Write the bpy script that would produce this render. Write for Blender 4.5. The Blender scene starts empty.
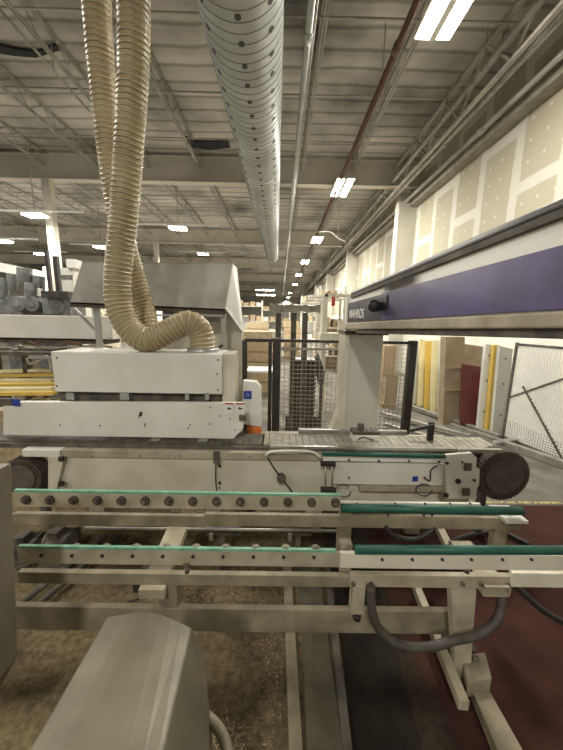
import bpy, bmesh, math, random
from mathutils import Vector, Matrix
random.seed(7)
PI = math.pi
col = bpy.context.scene.collection
# ------------------------------------------------------------------ camera
F_PX, W_PX, H_PX = 310.0, 563, 750
PITCH, ROLL, YAW = math.radians(10.06), math.radians(1.05), math.radians(-0.4)
CAM = Vector((0, 0, 2.0))
Fv = Vector((math.sin(-YAW) * math.cos(PITCH), math.cos(YAW) * math.cos(PITCH), -math.sin(PITCH)))
R0 = Fv.cross(Vector((0, 0, 1))).normalized(); U0 = R0.cross(Fv)
Rv = R0 * math.cos(ROLL) + U0 * math.sin(ROLL)
Uv = U0 * math.cos(ROLL) - R0 * math.sin(ROLL)
cd = bpy.data.cameras.new('camera'); cam = bpy.data.objects.new('camera', cd); col.objects.link(cam)
cd.sensor_fit = 'HORIZONTAL'; cd.sensor_width = 36; cd.lens = 36 * F_PX / W_PX
cd.clip_start = 0.02; cd.clip_end = 400
m = Matrix((Rv, Uv, -Fv)).transposed().to_4x4(); m.translation = CAM
cam.matrix_world = m
bpy.context.scene.camera = cam

def W(px, py, Y=None, z=None, X=None):
    """the point of the place seen at a pixel, on a plane of known depth, height or side"""
    d = Fv + Rv * ((px - W_PX / 2) / F_PX) - Uv * ((py - H_PX / 2) / F_PX)
    t = Y / d.y if Y is not None else ((z - CAM.z) / d.z if z is not None else X / d.x)
    return CAM + d * t

# ------------------------------------------------------------------ materials
MATS = {}
def mat(name, c, c2=None, rough=.6, metal=0, scale=4, amt=.5, bump=.0, bscale=40, detail=6, spec=.5, lo=.35, hi=.65):
    if name in MATS: return MATS[name]
    mt = bpy.data.materials.new(name); mt.use_nodes = True; nt = mt.node_tree; N = nt.nodes; L = nt.links
    b = N['Principled BSDF']; b.inputs['Roughness'].default_value = rough; b.inputs['Metallic'].default_value = metal
    b.inputs['Specular IOR Level'].default_value = spec
    if c2 is None: c2 = tuple(x * .72 for x in c)
    tc = N.new('ShaderNodeTexCoord')
    no = N.new('ShaderNodeTexNoise'); no.inputs['Scale'].default_value = scale; no.inputs['Detail'].default_value = detail
    L.new(tc.outputs['Object'], no.inputs['Vector'])
    cr = N.new('ShaderNodeValToRGB'); cr.color_ramp.elements[0].position = lo; cr.color_ramp.elements[1].position = hi
    cr.color_ramp.elements[0].color = (*c2, 1); cr.color_ramp.elements[1].color = (*c, 1)
    L.new(no.outputs['Fac'], cr.inputs[0]); L.new(cr.outputs[0], b.inputs['Base Color'])
    if bump:
        n2 = N.new('ShaderNodeTexNoise'); n2.inputs['Scale'].default_value = bscale; n2.inputs['Detail'].default_value = 4
        L.new(tc.outputs['Object'], n2.inputs['Vector'])
        bp = N.new('ShaderNodeBump'); bp.inputs['Strength'].default_value = bump; bp.inputs['Distance'].default_value = .01
        L.new(n2.outputs['Fac'], bp.inputs['Height']); L.new(bp.outputs[0], b.inputs['Normal'])
    MATS[name] = mt; return mt
def emis(name, c, s):
    if name in MATS: return MATS[name]
    mt = bpy.data.materials.new(name); mt.use_nodes = True; b = mt.node_tree.nodes['Principled BSDF']
    b.inputs['Base Color'].default_value = (*c, 1)
    b.inputs['Emission Color'].default_value = (*c, 1); b.inputs['Emission Strength'].default_value = s
    mt.cycles.emission_sampling = 'NONE'
    MATS[name] = mt; return mt

cream = mat('cream_paint', (.66, .635, .52), (.52, .49, .38), rough=.45, scale=3, bump=.05)
cream_w = mat('white_panel_paint', (.78, .77, .70), (.66, .65, .57), rough=.4, scale=2, bump=.03)
cream_d = mat('dusty_cream_paint', (.45, .405, .30), (.30, .26, .18), rough=.6, scale=6, bump=.1)
dusty = mat('dusty_beam_paint', (.30, .265, .18), (.18, .155, .10), rough=.65, scale=7, bump=.1)
dark = mat('dark_steel', (.06, .058, .052), (.035, .032, .028), rough=.5, metal=.3, scale=9)
dark_dusty = mat('dusty_dark_metal', (.14, .125, .10), (.06, .055, .045), rough=.75, scale=8, bump=.2)
black = mat('black_rubber', (.03, .03, .028), rough=.55)
ductm = mat('duct_steel', (.40, .42, .40), (.29, .31, .29), rough=.5, metal=.35, scale=1.5)
galv = mat('galvanised_steel', (.50, .52, .50), (.38, .40, .38), rough=.38, metal=.55, scale=3)
steel = mat('steel_bar', (.48, .48, .44), (.33, .32, .28), rough=.4, metal=.6, scale=8)
hoodm = mat('grey_hood_steel', (.34, .33, .29), (.17, .16, .13), rough=.45, metal=.25, scale=2.2, lo=.3, hi=.55, bump=.05)
green = mat('green_belt', (.012, .105, .072), (.01, .07, .05), rough=.5, scale=12)
green_l = mat('worn_green_belt', (.22, .42, .30), (.12, .30, .2), rough=.6, scale=20)
hosem = mat('tan_hose_plastic', (.40, .32, .19), (.29, .22, .115), rough=.45, scale=4, spec=.4)
hosew = mat('hose_wire', (.60, .53, .38), rough=.35, scale=6)
purple = mat('purple_paint', (.085, .065, .19), (.05, .04, .115), rough=.4, scale=5, lo=.3, hi=.6)
blackp = mat('black_paint', (.025, .025, .03), rough=.4)
white = mat('white_paint', (.78, .78, .74), (.70, .70, .65), rough=.5)
blue = mat('blue_sticker', (.02, .06, .36), rough=.5)
orange = mat('orange_sticker', (.9, .24, .05), rough=.5)
red = mat('red_mark', (.55, .05, .03), rough=.5)
rust = mat('red_oxide_paint', (.15, .07, .05), (.09, .05, .035), rough=.6, scale=6)
yellow = mat('yellow_paint', (.72, .50, .11), (.60, .42, .09), rough=.5, scale=3)
yellow_w = mat('pale_yellow_board', (.86, .78, .48), (.76, .67, .38), rough=.55, scale=3)
wood = mat('brown_board', (.33, .25, .16), (.24, .18, .11), rough=.7, scale=3)
maroon = mat('maroon_panel', (.14, .025, .022), (.10, .02, .018), rough=.45)
card = mat('cardboard', (.44, .33, .20), (.34, .25, .15), rough=.8, scale=4)
kraft = mat('wrapped_timber', (.50, .41, .26), (.32, .25, .15), rough=.8, scale=18)
roofs = mat('roof_steel_paint', (.44, .42, .38), (.30, .285, .25), rough=.6, scale=2)
roofb = mat('roof_girder_paint', (.64, .61, .54), (.52, .49, .42), rough=.6, scale=.8)
shadem = mat('black_floor_shade', (.025, .021, .015), (.012, .010, .008), rough=.95, scale=5, bump=.3, spec=.08)  # near-black colour standing in for shadow on the floor
chan = mat('grey_channel_steel', (.13, .122, .09), (.08, .073, .05), spec=.15, rough=.85, scale=6, bump=.1)
lampw = emis('fluorescent_glow', (1, .97, .88), 14)
lampf = emis('far_lamp_glow', (1, .95, .84), 20)

# ------------------------------------------------------------------ mesh building
class MB:
    def __init__(s): s.bm = bmesh.new()
    def box(s, x0, x1, y0, y1, z0, z1, rz=0, piv=None, sm=None):
        vs = [Vector((x, y, z)) for z in (z0, z1) for y in (y0, y1) for x in (x0, x1)]
        if rz:
            p = Vector(piv) if piv else Vector(((x0 + x1) / 2, (y0 + y1) / 2, 0))
            Mx = Matrix.Translation(p) @ Matrix.Rotation(rz, 4, 'Z') @ Matrix.Translation(-p)
            vs = [Mx @ v for v in vs]
        v = [s.bm.verts.new(q) for q in vs]
        for f in ((0, 2, 3, 1), (4, 5, 7, 6), (0, 1, 5, 4), (1, 3, 7, 5), (3, 2, 6, 7), (2, 0, 4, 6)):
            s.bm.faces.new([v[i] for i in f])
        return s
    def bar(s, a, b, w, h):
        """rectangular bar between two points"""
        a = Vector(a); b = Vector(b); d = (b - a).normalized()
        up = Vector((0, 0, 1)) if abs(d.z) < .95 else Vector((0, 1, 0))
        r = d.cross(up).normalized() * w / 2; u = r.cross(d).normalized() * h / 2
        v = [s.bm.verts.new(p + r * i + u * j) for p in (a, b) for i, j in ((-1, -1), (1, -1), (1, 1), (-1, 1))]
        for f in ((3, 2, 1, 0), (4, 5, 6, 7), (0, 1, 5, 4), (1, 2, 6, 5), (2, 3, 7, 6), (3, 0, 4, 7)):
            s.bm.faces.new([v[i] for i in f])
        return s
    def tube(s, pts, r, seg=10, caps=True, rf=None):
        pts = [Vector(p) for p in pts]; n = len(pts); rings = []
        t = (pts[1] - pts[0]).normalized()
        ref = Vector((0, 0, 1)) if abs(t.z) < .9 else Vector((1, 0, 0))
        a = t.cross(ref).normalized()
        for i, p in enumerate(pts):
            t = (pts[min(i + 1, n - 1)] - pts[max(i - 1, 0)]).normalized()
            a = (a - t * a.dot(t)).normalized(); b = t.cross(a)
            rr = rf(i) if rf else r
            rings.append([s.bm.verts.new(p + (a * math.cos(2 * PI * k / seg) + b * math.sin(2 * PI * k / seg)) * rr) for k in range(seg)])
        for i in range(n - 1):
            for k in range(seg):
                f = s.bm.faces.new((rings[i][k], rings[i][(k + 1) % seg], rings[i + 1][(k + 1) % seg], rings[i + 1][k])); f.smooth = seg > 6
        if caps: s.bm.faces.new(rings[0][::-1]); s.bm.faces.new(rings[-1])
        return s
    def cyl(s, a, b, r, seg=16): return s.tube([a, b], r, seg)
    def prism(s, pts, vec):
        """polygon of 3-D points pushed along vec"""
        vec = Vector(vec); a = [s.bm.verts.new(Vector(p)) for p in pts]; b = [s.bm.verts.new(Vector(p) + vec) for p in pts]
        n = len(a); s.bm.faces.new(a); s.bm.faces.new(b[::-1])
        for i in range(n): s.bm.faces.new((a[i], b[i], b[(i + 1) % n], a[(i + 1) % n]))
        return s
    def pbox(s, x0, y0, x1, y1, Y, depth):
        xm, ym = (x0 + x1) / 2, (y0 + y1) / 2
        return s.box(W(x0, ym, Y=Y).x, W(x1, ym, Y=Y).x, Y, Y + depth, W(xm, y1, Y=Y).z, W(xm, y0, Y=Y).z)
    def ball(s, c, r, sx=1, sy=1, sz=1, seg=16):
        res = bmesh.ops.create_uvsphere(s.bm, u_segments=seg, v_segments=seg // 2 + 1, radius=r)
        for v in res['verts']: v.co = Vector((v.co.x * sx, v.co.y * sy, v.co.z * sz)) + Vector(c)
        for f in s.bm.faces:
            if len(f.verts) < 5 and all(v in res['verts'] for v in f.verts[:1]): f.smooth = True
        return s
    def build(s, name, m, parent=None, bevel=0, kind=None, label=None, split=False):
        if split:
            bm = s.bm; bm.verts.index_update(); seen = set(); out = []
            for v0 in list(bm.verts):
                if v0 in seen: continue
                comp = [v0]; seen.add(v0)
                for v in comp:
                    for e in v.link_edges:
                        o = e.other_vert(v)
                        if o not in seen: seen.add(o); comp.append(o)
                q = MB(); mp = {v: q.bm.verts.new(v.co) for v in comp}
                for f in {f for v in comp for f in v.link_faces}:
                    nf = q.bm.faces.new([mp[v] for v in f.verts]); nf.smooth = f.smooth
                out.append(q.build(name, m, parent, bevel, kind, label))
            bm.free(); return out
        if parent is not None:
            o0 = root_loc(parent)
            bmesh.ops.translate(s.bm, verts=s.bm.verts, vec=-o0)
        bmesh.ops.recalc_face_normals(s.bm, faces=s.bm.faces)
        me = bpy.data.meshes.new(name); s.bm.to_mesh(me); s.bm.free()
        me.materials.append(m)
        o = bpy.data.objects.new(name, me); col.objects.link(o)
        if parent is not None: o.parent = parent
        if bevel:
            md = o.modifiers.new('bevel', 'BEVEL'); md.width = bevel; md.segments = 2; md.limit_method = 'ANGLE'
        if kind: o['kind'] = kind
        if label: o['label'] = label
        return o
def root_loc(o):
    while o.parent: o = o.parent
    return o.location.copy()
def tag(o, label, cat, group=None, kind=None):
    o['label'] = label; o['category'] = cat
    if group: o['group'] = group
    if kind: o['kind'] = kind
    return o
def thing(name, label, cat, loc=(0, 0, 0), group=None):
    o = bpy.data.objects.new(name, None); o.empty_display_size = .1; col.objects.link(o); o.location = loc
    return tag(o, label, cat, group)
def copy_tree(o, parent=None):
    c = o.copy(); col.objects.link(c)
    if parent is not None: c.parent = parent
    for ch in list(o.children): copy_tree(ch, c)
    return c
def struct(name, mb, m, bevel=0): return mb.build(name, m, None, bevel, kind='structure')
def text_mesh(name, s, size, m, parent, mw, ext=.0015, shear=0, bold=0, sx=1):
    cu = bpy.data.curves.new(name, 'FONT'); cu.body = s; cu.size = size; cu.extrude = ext; cu.offset = bold; cu.align_x = 'CENTER'; cu.align_y = 'CENTER'
    t = bpy.data.objects.new(name + '_tmp', cu); col.objects.link(t)
    dg = bpy.context.evaluated_depsgraph_get(); dg.update()
    me = bpy.data.meshes.new_from_object(t.evaluated_get(dg)); bpy.data.objects.remove(t)
    me.transform(Matrix.Translation(-root_loc(parent)) @ mw @ Matrix.Diagonal((sx, 1, 1, 1)))
    me.materials.clear(); me.materials.append(m)
    o = bpy.data.objects.new(name, me); col.objects.link(o); o.parent = parent
    return o
def smooth_path(pts, step=.02):
    pts = [Vector(p) for p in pts]; P = [pts[0] * 2 - pts[1]] + pts + [pts[-1] * 2 - pts[-2]]; out = []
    for i in range(1, len(P) - 2):
        a, b, c, d = P[i - 1:i + 3]; n = max(2, int((c - b).length / step))
        for k in range(n):
            t = k / n
            out.append(.5 * ((2 * b) + (c - a) * t + (2 * a - 5 * b + 4 * c - d) * t * t + (3 * b - a - 3 * c + d) * t ** 3))
    out.append(pts[-1]); return out

# ------------------------------------------------------------------ the setting
def floor_material():
    mt = bpy.data.materials.new('workshop_floor'); mt.use_nodes = True; nt = mt.node_tree; N = nt.nodes; L = nt.links
    b = N['Principled BSDF']; b.inputs['Roughness'].default_value = .9; b.inputs['Specular IOR Level'].default_value = .15
    tc = N.new('ShaderNodeTexCoord'); sp = N.new('ShaderNodeSeparateXYZ'); L.new(tc.outputs['Object'], sp.inputs[0])
    def noise(sc, d=6):
        n = N.new('ShaderNodeTexNoise'); n.inputs['Scale'].default_value = sc; n.inputs['Detail'].default_value = d
        L.new(tc.outputs['Object'], n.inputs['Vector']); return n.outputs['Fac']
    def ramp(f, p0, c0, p1, c1):
        r = N.new('ShaderNodeValToRGB'); r.color_ramp.elements[0].position = p0; r.color_ramp.elements[1].position = p1
        r.color_ramp.elements[0].color = (*c0, 1); r.color_ramp.elements[1].color = (*c1, 1); L.new(f, r.inputs[0]); return r.outputs[0]
    def math_(op, a, bb):
        n = N.new('ShaderNodeMath'); n.operation = op
        for i, v in enumerate((a, bb)):
            if isinstance(v, (int, float)): n.inputs[i].default_value = v
            else: L.new(v, n.inputs[i])
        return n.outputs[0]
    def mr(v, a, c):
        n = N.new('ShaderNodeMapRange'); n.inputs[1].default_value = a; n.inputs[2].default_value = c; L.new(v, n.inputs[0]); return n.outputs[0]
    def mix(f, a, bb):
        n = N.new('ShaderNodeMix'); n.data_type = 'RGBA'; L.new(f, n.inputs[0]); L.new(a, n.inputs[6]); L.new(bb, n.inputs[7]); return n.outputs[2]
    nz = noise(3); nf = noise(25, 8); nw = noise(1.1, 5)
    conc = ramp(nz, .3, (.11, .104, .088), .7, (.19, .178, .15))
    redc = ramp(nz, .35, (.038, .015, .012), .65, (.06, .024, .018))
    dust = ramp(nf, .3, (.085, .066, .034), .7, (.20, .158, .09))
    dust2 = mix(mr(nw, .5, .64), dust, ramp(nf, .3, (.04, .03, .017), .7, (.10, .077, .043)))
    xj = math_('ADD', sp.outputs[0], math_('MULTIPLY', math_('SUBTRACT', nz, .5), .25))
    yj = math_('ADD', sp.outputs[1], math_('MULTIPLY', math_('SUBTRACT', nz, .5), .1))
    m_red = math_('MULTIPLY', mr(xj, .82, .9), mr(yj, 3.2, 3.15))
    m_dust = math_('MULTIPLY', mr(xj, 1.25, 1.0), mr(yj, 3.9, 3.3))
    shade = ramp(nf, .3, (.018, .014, .009), .7, (.036, .028, .018))  # shadow colour painted into the floor right of centre
    dust_shade = mix(mr(xj, .25, .45), dust2, shade)
    c = mix(m_dust, conc, dust_shade); c = mix(m_red, c, redc)
    yl = math_('MULTIPLY', math_('COMPARE', sp.outputs[1], 3.22), 1); nt.nodes[-1].inputs[1].default_value = 1
    cmp_ = [n for n in N if n.type == 'MATH' and n.operation == 'COMPARE'][0]; cmp_.inputs[2].default_value = .02
    yl = math_('MULTIPLY', cmp_.outputs[0], math_('MULTIPLY', mr(sp.outputs[0], 1.6, 1.7), mr(nf, .45, .55)))
    yc = N.new('ShaderNodeRGB'); yc.outputs[0].default_value = (.5, .42, .16, 1)
    c = mix(yl, c, yc.outputs[0])
    L.new(c, b.inputs['Base Color'])
    bp = N.new('ShaderNodeBump'); bp.inputs['Strength'].default_value = .5; bp.inputs['Distance'].default_value = .01
    L.new(nf, bp.inputs['Height']); L.new(bp.outputs[0], b.inputs['Normal'])
    return mt
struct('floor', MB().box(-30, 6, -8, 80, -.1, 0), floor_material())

def ceil_material():
    mt = bpy.data.materials.new('roof_insulation'); mt.use_nodes = True; nt = mt.node_tree; N = nt.nodes; L = nt.links
    b = N['Principled BSDF']; b.inputs['Roughness'].default_value = .8
    tc = N.new('ShaderNodeTexCoord')
    n1 = N.new('ShaderNodeTexNoise'); n1.inputs['Scale'].default_value = .38; n1.inputs['Detail'].default_value = 6; L.new(tc.outputs['Object'], n1.inputs['Vector'])
    r1 = N.new('ShaderNodeValToRGB'); e = r1.color_ramp.elements
    e[0].position = .30; e[0].color = (.16, .155, .145, 1); e[1].position = .56; e[1].color = (.62, .60, .55, 1)
    k = e.new(.44); k.color = (.42, .405, .37, 1)
    L.new(n1.outputs['Fac'], r1.inputs[0])
    wv = N.new('ShaderNodeTexWave'); wv.bands_direction = 'Y'; wv.inputs['Scale'].default_value = .62; wv.inputs['Distortion'].default_value = 1.3
    wv.inputs['Detail'].default_value = 3; wv.inputs['Detail Scale'].default_value = 1.2; L.new(tc.outputs['Object'], wv.inputs['Vector'])
    r2 = N.new('ShaderNodeValToRGB'); r2.color_ramp.elements[0].position = .02; r2.color_ramp.elements[1].position = .16
    r2.color_ramp.elements[0].color = (.55, .55, .55, 1); L.new(wv.outputs['Fac'], r2.inputs[0])
    mx = N.new('ShaderNodeMix'); mx.data_type = 'RGBA'; mx.blend_type = 'MULTIPLY'; mx.inputs[0].default_value = 1
    L.new(r1.outputs[0], mx.inputs[6]); L.new(r2.outputs[0], mx.inputs[7]); L.new(mx.outputs[2], b.inputs['Base Color'])
    bp = N.new('ShaderNodeBump'); bp.inputs['Strength'].default_value = .6; bp.inputs['Distance'].default_value = .08
    L.new(wv.outputs['Fac'], bp.inputs['Height']); L.new(bp.outputs[0], b.inputs['Normal'])
    return mt
struct('ceiling', MB().box(-30, 6, -8, 80, 7.62, 7.75), ceil_material())

def drywall_material():
    mt = bpy.data.materials.new('taped_drywall'); mt.use_nodes = True; nt = mt.node_tree; N = nt.nodes; L = nt.links
    b = N['Principled BSDF']; b.inputs['Roughness'].default_value = .8
    tc = N.new('ShaderNodeTexCoord'); sp = N.new('ShaderNodeSeparateXYZ'); L.new(tc.outputs['Object'], sp.inputs[0])
    cb = N.new('ShaderNodeCombineXYZ'); L.new(sp.outputs[2], cb.inputs[0]); L.new(sp.outputs[1], cb.inputs[1])
    nz = N.new('ShaderNodeTexNoise'); nz.inputs['Scale'].default_value = 2.5; nz.inputs['Detail'].default_value = 4; L.new(tc.outputs['Object'], nz.inputs['Vector'])
    wob = N.new('ShaderNodeVectorMath'); wob.operation = 'SCALE'; wob.inputs['Scale'].default_value = .09; L.new(nz.outputs['Color'], wob.inputs[0])
    ad = N.new('ShaderNodeVectorMath'); L.new(cb.outputs[0], ad.inputs[0]); L.new(wob.outputs[0], ad.inputs[1])
    br = N.new('ShaderNodeTexBrick'); br.inputs['Scale'].default_value = 1; br.inputs['Brick Width'].default_value = 2.44; br.inputs['Row Height'].default_value = 1.22
    br.inputs['Mortar Size'].default_value = .14; br.inputs['Mortar Smooth'].default_value = .25; br.inputs['Bias'].default_value = 0
    br.inputs['Color1'].default_value = (.36, .33, .24, 1); br.inputs['Color2'].default_value = (.40, .37, .275, 1); br.inputs['Mortar'].default_value = (.53, .515, .45, 1)
    L.new(ad.outputs[0], br.inputs['Vector'])
    def dots(period, off):
        out = []
        for ax, per in ((1, period[0]), (2, period[1])):
            a = N.new('ShaderNodeMath'); a.operation = 'MULTIPLY_ADD'; a.inputs[1].default_value = 1 / per; a.inputs[2].default_value = off
            L.new(sp.outputs[ax], a.inputs[0])
            f = N.new('ShaderNodeMath'); f.operation = 'FRACT'; L.new(a.outputs[0], f.inputs[0])
            g = N.new('ShaderNodeMath'); g.operation = 'SUBTRACT'; g.inputs[1].default_value = .5; L.new(f.outputs[0], g.inputs[0])
            h = N.new('ShaderNodeMath'); h.operation = 'MULTIPLY'; h.inputs[1].default_value = per; L.new(g.outputs[0], h.inputs[0])
            q = N.new('ShaderNodeMath'); q.operation = 'POWER'; q.inputs[1].default_value = 2; L.new(h.outputs[0], q.inputs[0]); out.append(q)
        s_ = N.new('ShaderNodeMath'); L.new(out[0].outputs[0], s_.inputs[0]); L.new(out[1].outputs[0], s_.inputs[1])
        c_ = N.new('ShaderNodeMath'); c_.operation = 'LESS_THAN'; c_.inputs[1].default_value = .0011; L.new(s_.outputs[0], c_.inputs[0])
        return c_.outputs[0]
    mx = N.new('ShaderNodeMix'); mx.data_type = 'RGBA'; L.new(dots((.406, .4), .3), mx.inputs[0])
    L.new(br.outputs[0], mx.inputs[6]); mx.inputs[7].default_value = (.54, .51, .42, 1)
    L.new(mx.outputs[2], b.inputs['Base Color'])
    return mt
struct('wall_right', MB().box(5, 5.2, -8, 80, 0, 7.62), drywall_material())
struct('wall_left', MB().box(-30.2, -30, -8, 80, 0, 7.62), mat('white_wall', (.66, .65, .60), (.6, .58, .52), scale=.5))
struct('wall_back', MB().box(-30, 5, 80, 80.2, 0, 7.62), mat('far_wall', (.60, .58, .52), (.5, .48, .42), scale=.5))
# lower clean wall, header ledge above the drywall
struct('trim_1', MB().box(4.9, 5.0, -6, 80, 0, 2.45), cream_w)
struct('trim_2', MB().box(4.72, 5.0, -6, 80, 6.22, 6.55), mat('header_paint', (.30, .28, .22), (.2, .19, .15)))
# roof girders across, joists along
gy = [3.0, 12.0, 21.0, 30.0, 40.0, 52.0, 66.0]
for i, y in enumerate(gy):
    g = MB(); g.box(-30, 5, y - .02, y + .02, 6.72, 7.5); g.box(-30, 5, y - .14, y + .14, 6.70, 6.73); g.box(-30, 5, y - .14, y + .14, 7.48, 7.51)
    struct('trim_%d' % (3 + i), g, roofb)
n_t = 10
joist_x = [-15.5, -13.7, -11.9, -10.1, -8.3, -6.5, -4.7, -2.9, -1.1, .7, 2.45, 4.1]
for jx in joist_x:
    near = jx > -9
    g = MB(); y0, y1 = -2, (74 if jx > -7 else 50)
    for dx in (-.03, .03):
        g.box(jx + dx - .018, jx + dx + .018, y0, y1, 7.16, 7.20)
        g.box(jx + dx - .018, jx + dx + .018, y0, y1, 7.56, 7.60)
    y = y0; k = 0
    while y < min(y1, 42):
        a, b_ = (7.18, 7.58) if k % 2 == 0 else (7.58, 7.18)
        g.bar((jx, y, a), (jx, y + .5, b_), .02, .02); y += .5; k += 1
    struct('trim_%d' % n_t, g, roofs); n_t += 1
# cross bridging between joists
g = MB()
for y in [6.3, 8.2, 10.1, 14.5, 17.0, 24, 27]:
    g.bar((-15.5, y, 7.19), (4.1, y + .1, 7.19), .03, .03)
struct('trim_%d' % n_t, g, roofs); n_t += 1
# columns
colm = mat('column_paint', (.62, .60, .53), (.5, .48, .40), scale=1)
for (x, y) in [(W(50, 230, Y=11.87).x, 12.0), (W(156, 255, Y=20.9).x, 21.0), (W(190, 262, Y=30).x, 30.0)]:
    g = MB(); w = .13
    g.box(x - w, x + w, y - w, y + w, 0, 6.72)
    struct('trim_%d' % n_t, g, colm); n_t += 1
for y in (12.4, 21.4, 30.4, 40.4):
    struct('trim_%d' % n_t, MB().box(4.33, 5.0, y, y + .4, 0, 6.7), colm); n_t += 1
# right side lattice truss near the wall
g = MB()
for z in (6.45, 7.25):
    g.box(3.88, 3.96, 3, 60, z, z + .06)
y = 3; k = 0
while y < 45:
    a, b_ = (6.48, 7.28) if k % 2 == 0 else (7.28, 6.48)
    g.bar((3.92, y, a), (3.92, y + .8, b_), .045, .045); y += .8; k += 1
struct('trim_%d' % n_t, g, roofs); n_t += 1

# ------------------------------------------------------------------ lights
def area(name, loc, sx, sy, power, color=(1, .95, .85), rot=(0, 0, 0), parent=None):
    ld = bpy.data.lights.new(name, 'AREA'); ld.shape = 'RECTANGLE'; ld.size = sx; ld.size_y = sy; ld.energy = power; ld.color = color
    o = bpy.data.objects.new(name, ld); col.objects.link(o); o.location = loc; o.rotation_euler = rot
    if parent: o.parent = parent
    return o
ords = ['nearest', 'second', 'third', 'fourth', 'fifth', 'sixth', 'seventh', 'eighth', 'ninth']
def ceiling_light(x, y, z, label, group, power, glow, L_=1.25, w=.62):
    t = thing('ceiling_light', label, 'ceiling light', (x, y, z), group)
    h = MB(); h.box(x - w / 2, x + w / 2, y - L_ / 2, y + L_ / 2, z, z + .05)
    h.box(x - .05, x + .05, y - L_ / 2, y + L_ / 2, z - .02, z); h.build('housing', white, t)
    for s in (-1, 1):
        MB().box(x + s * .17 - .10, x + s * .17 + .10, y - L_ / 2 + .03, y + L_ / 2 - .03, z - .022, z - .004).build('diffuser', glow, t)
        MB().bar((x, y + s * .5, z + .05), (x, y + s * .5, 7.62), .012, .012).build('hanger', roofs, t, split=True)
    if power: area('lamp', (0, 0, -.06), w, L_, power, parent=t)
    return t
LP = [(431, 14), (342, 188), (317, 240), (305, 262), (298.5, 275), (295, 284.6), (290.5, 293), (288, 297.5), (286.4, 301.6)]
PW = [150, 260, 260, 420, 450, 450, 450, 450, 450]
for i, (px, py) in enumerate(LP):
    p = W(px, py, z=6.6)
    if i == 0: p.x = 2.42; p.y = 5.25
    ceiling_light(p.x, p.y, 6.6, ('%s fluorescent fixture in the row beside the red pipe' % ords[i]).replace('nearest', 'large bright twin-panel'), 'fluorescent row beside the red pipe', PW[i], lampw if i < 2 else lampf, 1.5, .6)
for y in (-3.5,):
    pass
# lights over the left part of the hall
LS = [((178, 228), 13.0, 'bright hanging lamp left of the spiral duct above the grey hood'), ((203, 254), 21.0, 'smaller hanging lamp just right of and behind the bright one over the hood'),
      ((35, 215), 11.0, 'hanging tube lamp left of the far roof column'), ((101, 247), 17.0, 'small hanging lamp showing just left of the tan hoses'),
      ((3, 241), 15.0, 'hanging lamp cut by the left edge of the view'), ((41, 254), 20.0, 'far lamp low beside the roof column on the left')]
for i, ((px, py), Y, lab) in enumerate(LS):
    p = W(px, py, Y=Y)
    t = thing('hanging_lamp', lab, 'hanging lamp', p, 'hanging lamps over the left of the hall')
    MB().box(p.x - .30, p.x + .30, Y - .2, Y + .2, p.z - .04, p.z + .0).build('diffuser', lampf, t)
    MB().box(p.x - .33, p.x + .33, Y - .22, Y + .22, p.z, p.z + .06).build('housing', white, t)
    MB().bar(p + Vector((0, 0, .05)), (p.x, p.y, 7.62), .025, .025).build('hanger', roofs, t, split=True)
    MB().bar(p + Vector((-1.6, 0, .12)), p + Vector((1.6, 0, .12)), .05, .05).build('support_bar', white, t)
    area('lamp', (0, 0, -.08), .6, .4, [560, 520, 60, 400, 250, 250][i], parent=t)
# two lit panels near the far end
for i, (px, py, Y) in enumerate([(265, 290, 38), (266, 295, 38.9)]):
    p = W(px, py, Y=Y); t = thing('strip_light', ['upper wide strip light far down the hall past the duct end', 'lower wide strip light far down the hall past the duct end'][i], 'strip light', p, 'far strip lights')
    MB().box(p.x - 1.1, p.x + 1.1, Y - .15, Y + .15, p.z - .05, p.z).build('diffuser', lampf, t)
    MB().box(p.x - 1.15, p.x + 1.15, Y - .2, Y + .2, p.z, p.z + .08).build('housing', white, t)
    MB().bar(p, (p.x, p.y, 7.62), .03, .03).build('hanger', roofs, t, split=True)
# unseen lamps added to brighten front faces and fill the hall
for (x, y, pw) in [(-1.0, -5.0, 230), (-6, 4.5, 170), (-6, -4, 120), (-14, 8, 350), (-24, 20, 500)]:
    t = thing('ceiling_light', 'added fill lamp out of view, hung from the roof', 'ceiling light', (x, y, 6.85), 'added fill lamps out of view')  # added unseen lamp, with its housing and hanger
    MB().box(x - .31, x + .31, y - .62, y + .62, 6.85, 6.9).build('housing', white, t)
    MB().bar((x, y, 6.9), (x, y, 7.62), .02, .02).build('hanger', roofs, t, split=True)
    area('lamp', (0, 0, -.04), .6, 1.2, pw, parent=t)

# ------------------------------------------------------------------ ducts and pipes under the roof
t = thing('spiral_duct', 'large galvanised spiral air duct with rows of dark perforations under the roof', 'air duct', (-.5, 0, 6.2))
cx, cz, R0_ = -.57, 5.98, .62
RY = lambda y: R0_ - (y + 1.5) / 22.5 * .26
MB().tube([(cx, -1.5 + .9 * i, cz) for i in range(26)], 1, 48, rf=lambda i: RY(-1.5 + .9 * i)).build('duct_body', ductm, t)
sp = MB(); pts = []
nturn = int(22.5 / .15)
for i in range(nturn * 48 + 1):
    a = 2 * PI * i / 48; yy = -1.5 + 22.5 * i / (nturn * 48); R = RY(yy) + .001; pts.append((cx + R * math.cos(a), yy, cz + R * math.sin(a)))
sp.tube(pts, .0045, 4); sp.build('spiral_seam', mat('seam_steel', (.22, .235, .22), rough=.6, metal=.2), t)
spots = sorted(((1.0 + .36 * k, ang) for k in range(55) for ang in (-137, -88, -44)), key=lambda q: q[0])
spots = [q for q in spots if q[0] > 4.2]
rest = MB()
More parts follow.
